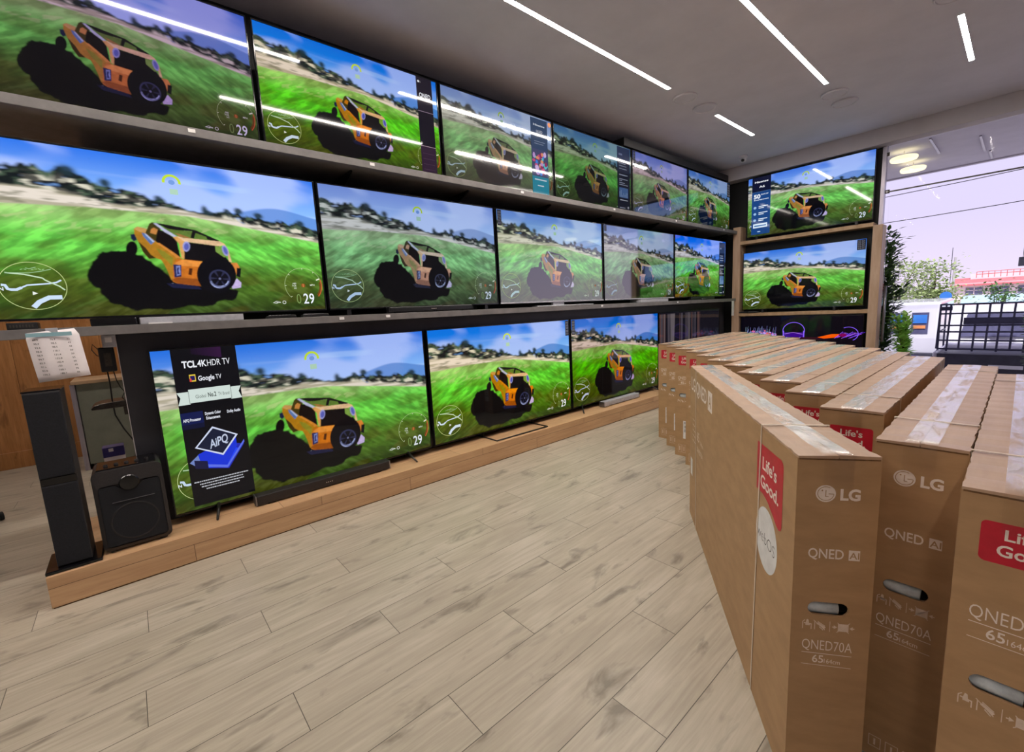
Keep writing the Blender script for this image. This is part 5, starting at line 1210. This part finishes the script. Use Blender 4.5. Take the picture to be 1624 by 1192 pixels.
# white van further off
t_ = thing('delivery_van', (-2.35, 16.6, SZ), 0, 'white van with blue and orange goods in its windows, left of the pickup truck', 'van')
q = MB(); q.prism([(-.6, .4), (-.62, 1.0), (-.5, 1.95), (2.6, 2.0), (3.3, 1.2), (4.0, 1.05), (4.0, .4)], -.95, .95, 'x'); q.build('body', 'car_white', t_, bevel=.07, seg=3)
for x0, x1 in ((-.8, -.30), (-.06, .30), (.40, .74)):
    q = MB(); q.box(x0, x1, -.60, -.50, 1.12, 1.68); q.v = [(x, y+(z-1.0)*.12-.035, z) for x, y, z in q.v]; w_ = q.build('rear_window', 'car_glass', t_)
    q = MB(); q.box(x0+.03, x1-.03, -.625, -.61, 1.40, 1.62); q.v = [(x, y+(z-1.0)*.12-.035, z) for x, y, z in q.v]; q.build('goods_blue', 'blue_sign', w_)
    q = MB(); q.box(x0+.05, x1-.05, -.625, -.61, 1.26, 1.34); q.v = [(x, y+(z-1.0)*.12-.035, z) for x, y, z in q.v]; q.build('goods_orange', 'orange', w_)
MB().box(-.97, .97, -.72, -.58, .40, .62).build('bumper', 'car_dark', t_, bevel=.03)
MB().box(.30, .60, -.735, -.72, .48, .56).build('plate', 'car_glass', t_)
for x in (-.86, .86):
    for y in (.2, 3.0): q = MB(); q.lathe([(.22, x-.1), (.34, x-.09), (.34, x+.09), (.22, x+.1)], (0, y, .34), 20, axis='x'); q.build('wheel', 'rubber', t_)
t_ = thing('roadside_sign', (-1.82, 22, SZ-.03), 0, 'small round blue sign on a post above the white van', 'sign')
q = MB(); q.lathe([(.16, -.012), (.16, .012)], (0, 0, 2.05), 24, axis='y'); q.build('disc', 'blue_sign', t_); q = MB(); q.tube([(0, 0, 0), (0, 0, 1.9)], .03, 8); q.build('post', 'metal', t_)
# pale canopy tent and bus roof behind the pickup
t_ = thing('market_canopy', (-.2, 28.5, SZ-.2), 0, 'long pale blue awning in front of the red-roofed building', 'awning')
q = MB(); q.prism([(-1.3, 1.72), (-1.3, 1.80), (0, 2.14), (1.3, 1.80), (1.3, 1.72)], -1.6, 2.6, 'x'); q.build('cover', 'awning', t_, bevel=.03)
for x in (-1.5, .5, 2.5):
    q = MB(); q.tube([(x, -1.25, 0), (x, -1.25, 1.74)], .03, 8); q.build('post', 'metal', t_)
# building with a red roof
t_ = thing('building', (1.2, 46, SZ), 0, 'white building with a red sloping roof and a roof terrace across the street', 'building')
q = MB(); q.box(-4.6, 5, 0, 6, 0, 2.62); q.box(-3.9, -.5, 1.5, 5, 2.6, 3.30); q.build('walls', 'bld_wall', t_)
q = MB(); q.prism([(-.35, 2.42), (-.35, 2.50), (2.0, 3.02), (6.2, 3.02), (6.2, 2.5)], -4.8, 5.2, 'x'); q.build('roof', 'bld_roof', t_)
for i in range(6):
    x = -4.0+1.25*i; q = MB(); q.box(x, x+.85, -.04, 0, 1.78, 2.30); w_ = q.build('window', 'bld_win', t_); q = MB(); q.box(x+.40, x+.45, -.06, -.04, 1.78, 2.30).box(x, x+.85, -.06, -.04, 2.08, 2.12); q.build('window_bar', 'bld_wall', w_)
q = MB()
for i in range(14): q.tube([(-3.6+.3*i, 1.5, 3.0), (-3.6+.3*i, 1.5, 3.42)], .02, 5)
for z in (3.25, 3.42): q.tube([(-3.6, 1.5, z), (.5, 1.5, z)], .02, 5)
q.build('terrace_railing', 'bld_roof', t_)
t_ = thing('utility_pole', (-2.28, 30, SZ), 0, 'thin grey utility pole rising beside the olive street tree', 'pole')
q = MB(); q.tube([(0, 0, 0), (.02, 0, 3.75)], [.07, .045], 8); q.build('shaft', 'concrete', t_)
q = MB(); q.tube([(-.10, 0, 2.5), (-.10, 0, 4.2)], .015, 6); q.tube([(-.12, 0, 3.3), (.1, 0, 3.3)], .02, 6); q.build('antenna', 'metal', t_)
t_ = thing('hanging_sign', (.06, 12.2, 1.60), 0, 'small dark square sign hanging at the right frame edge against the sky', 'sign')
MB().box(-.17, .17, -.02, .02, 0, .16).build('panel', 'car_dark', t_, bevel=.005); q = MB()
for x in (-.12, .12): q.tube([(x, 0, .16), (x, 0, 2.6)], .004, 6)
q.build('cord', 'cable', t_)
for a, c, lb in (((-7, 14, 2.95), (6, 14, 3.42), 'lower thin overhead wire crossing the sky outside'), ((-8, 14.5, 3.58), (6, 14.5, 4.15), 'upper thin overhead wire crossing the sky outside')):
    q = MB(); A_, B_ = Vector(a), Vector(c); q.tube([A_.lerp(B_, i/12)-Vector((0, 0, .25*math.sin(math.pi*i/12))) for i in range(13)], .008, 6); tag(q.build('overhead_wire', 'cable'), lb, 'wire')
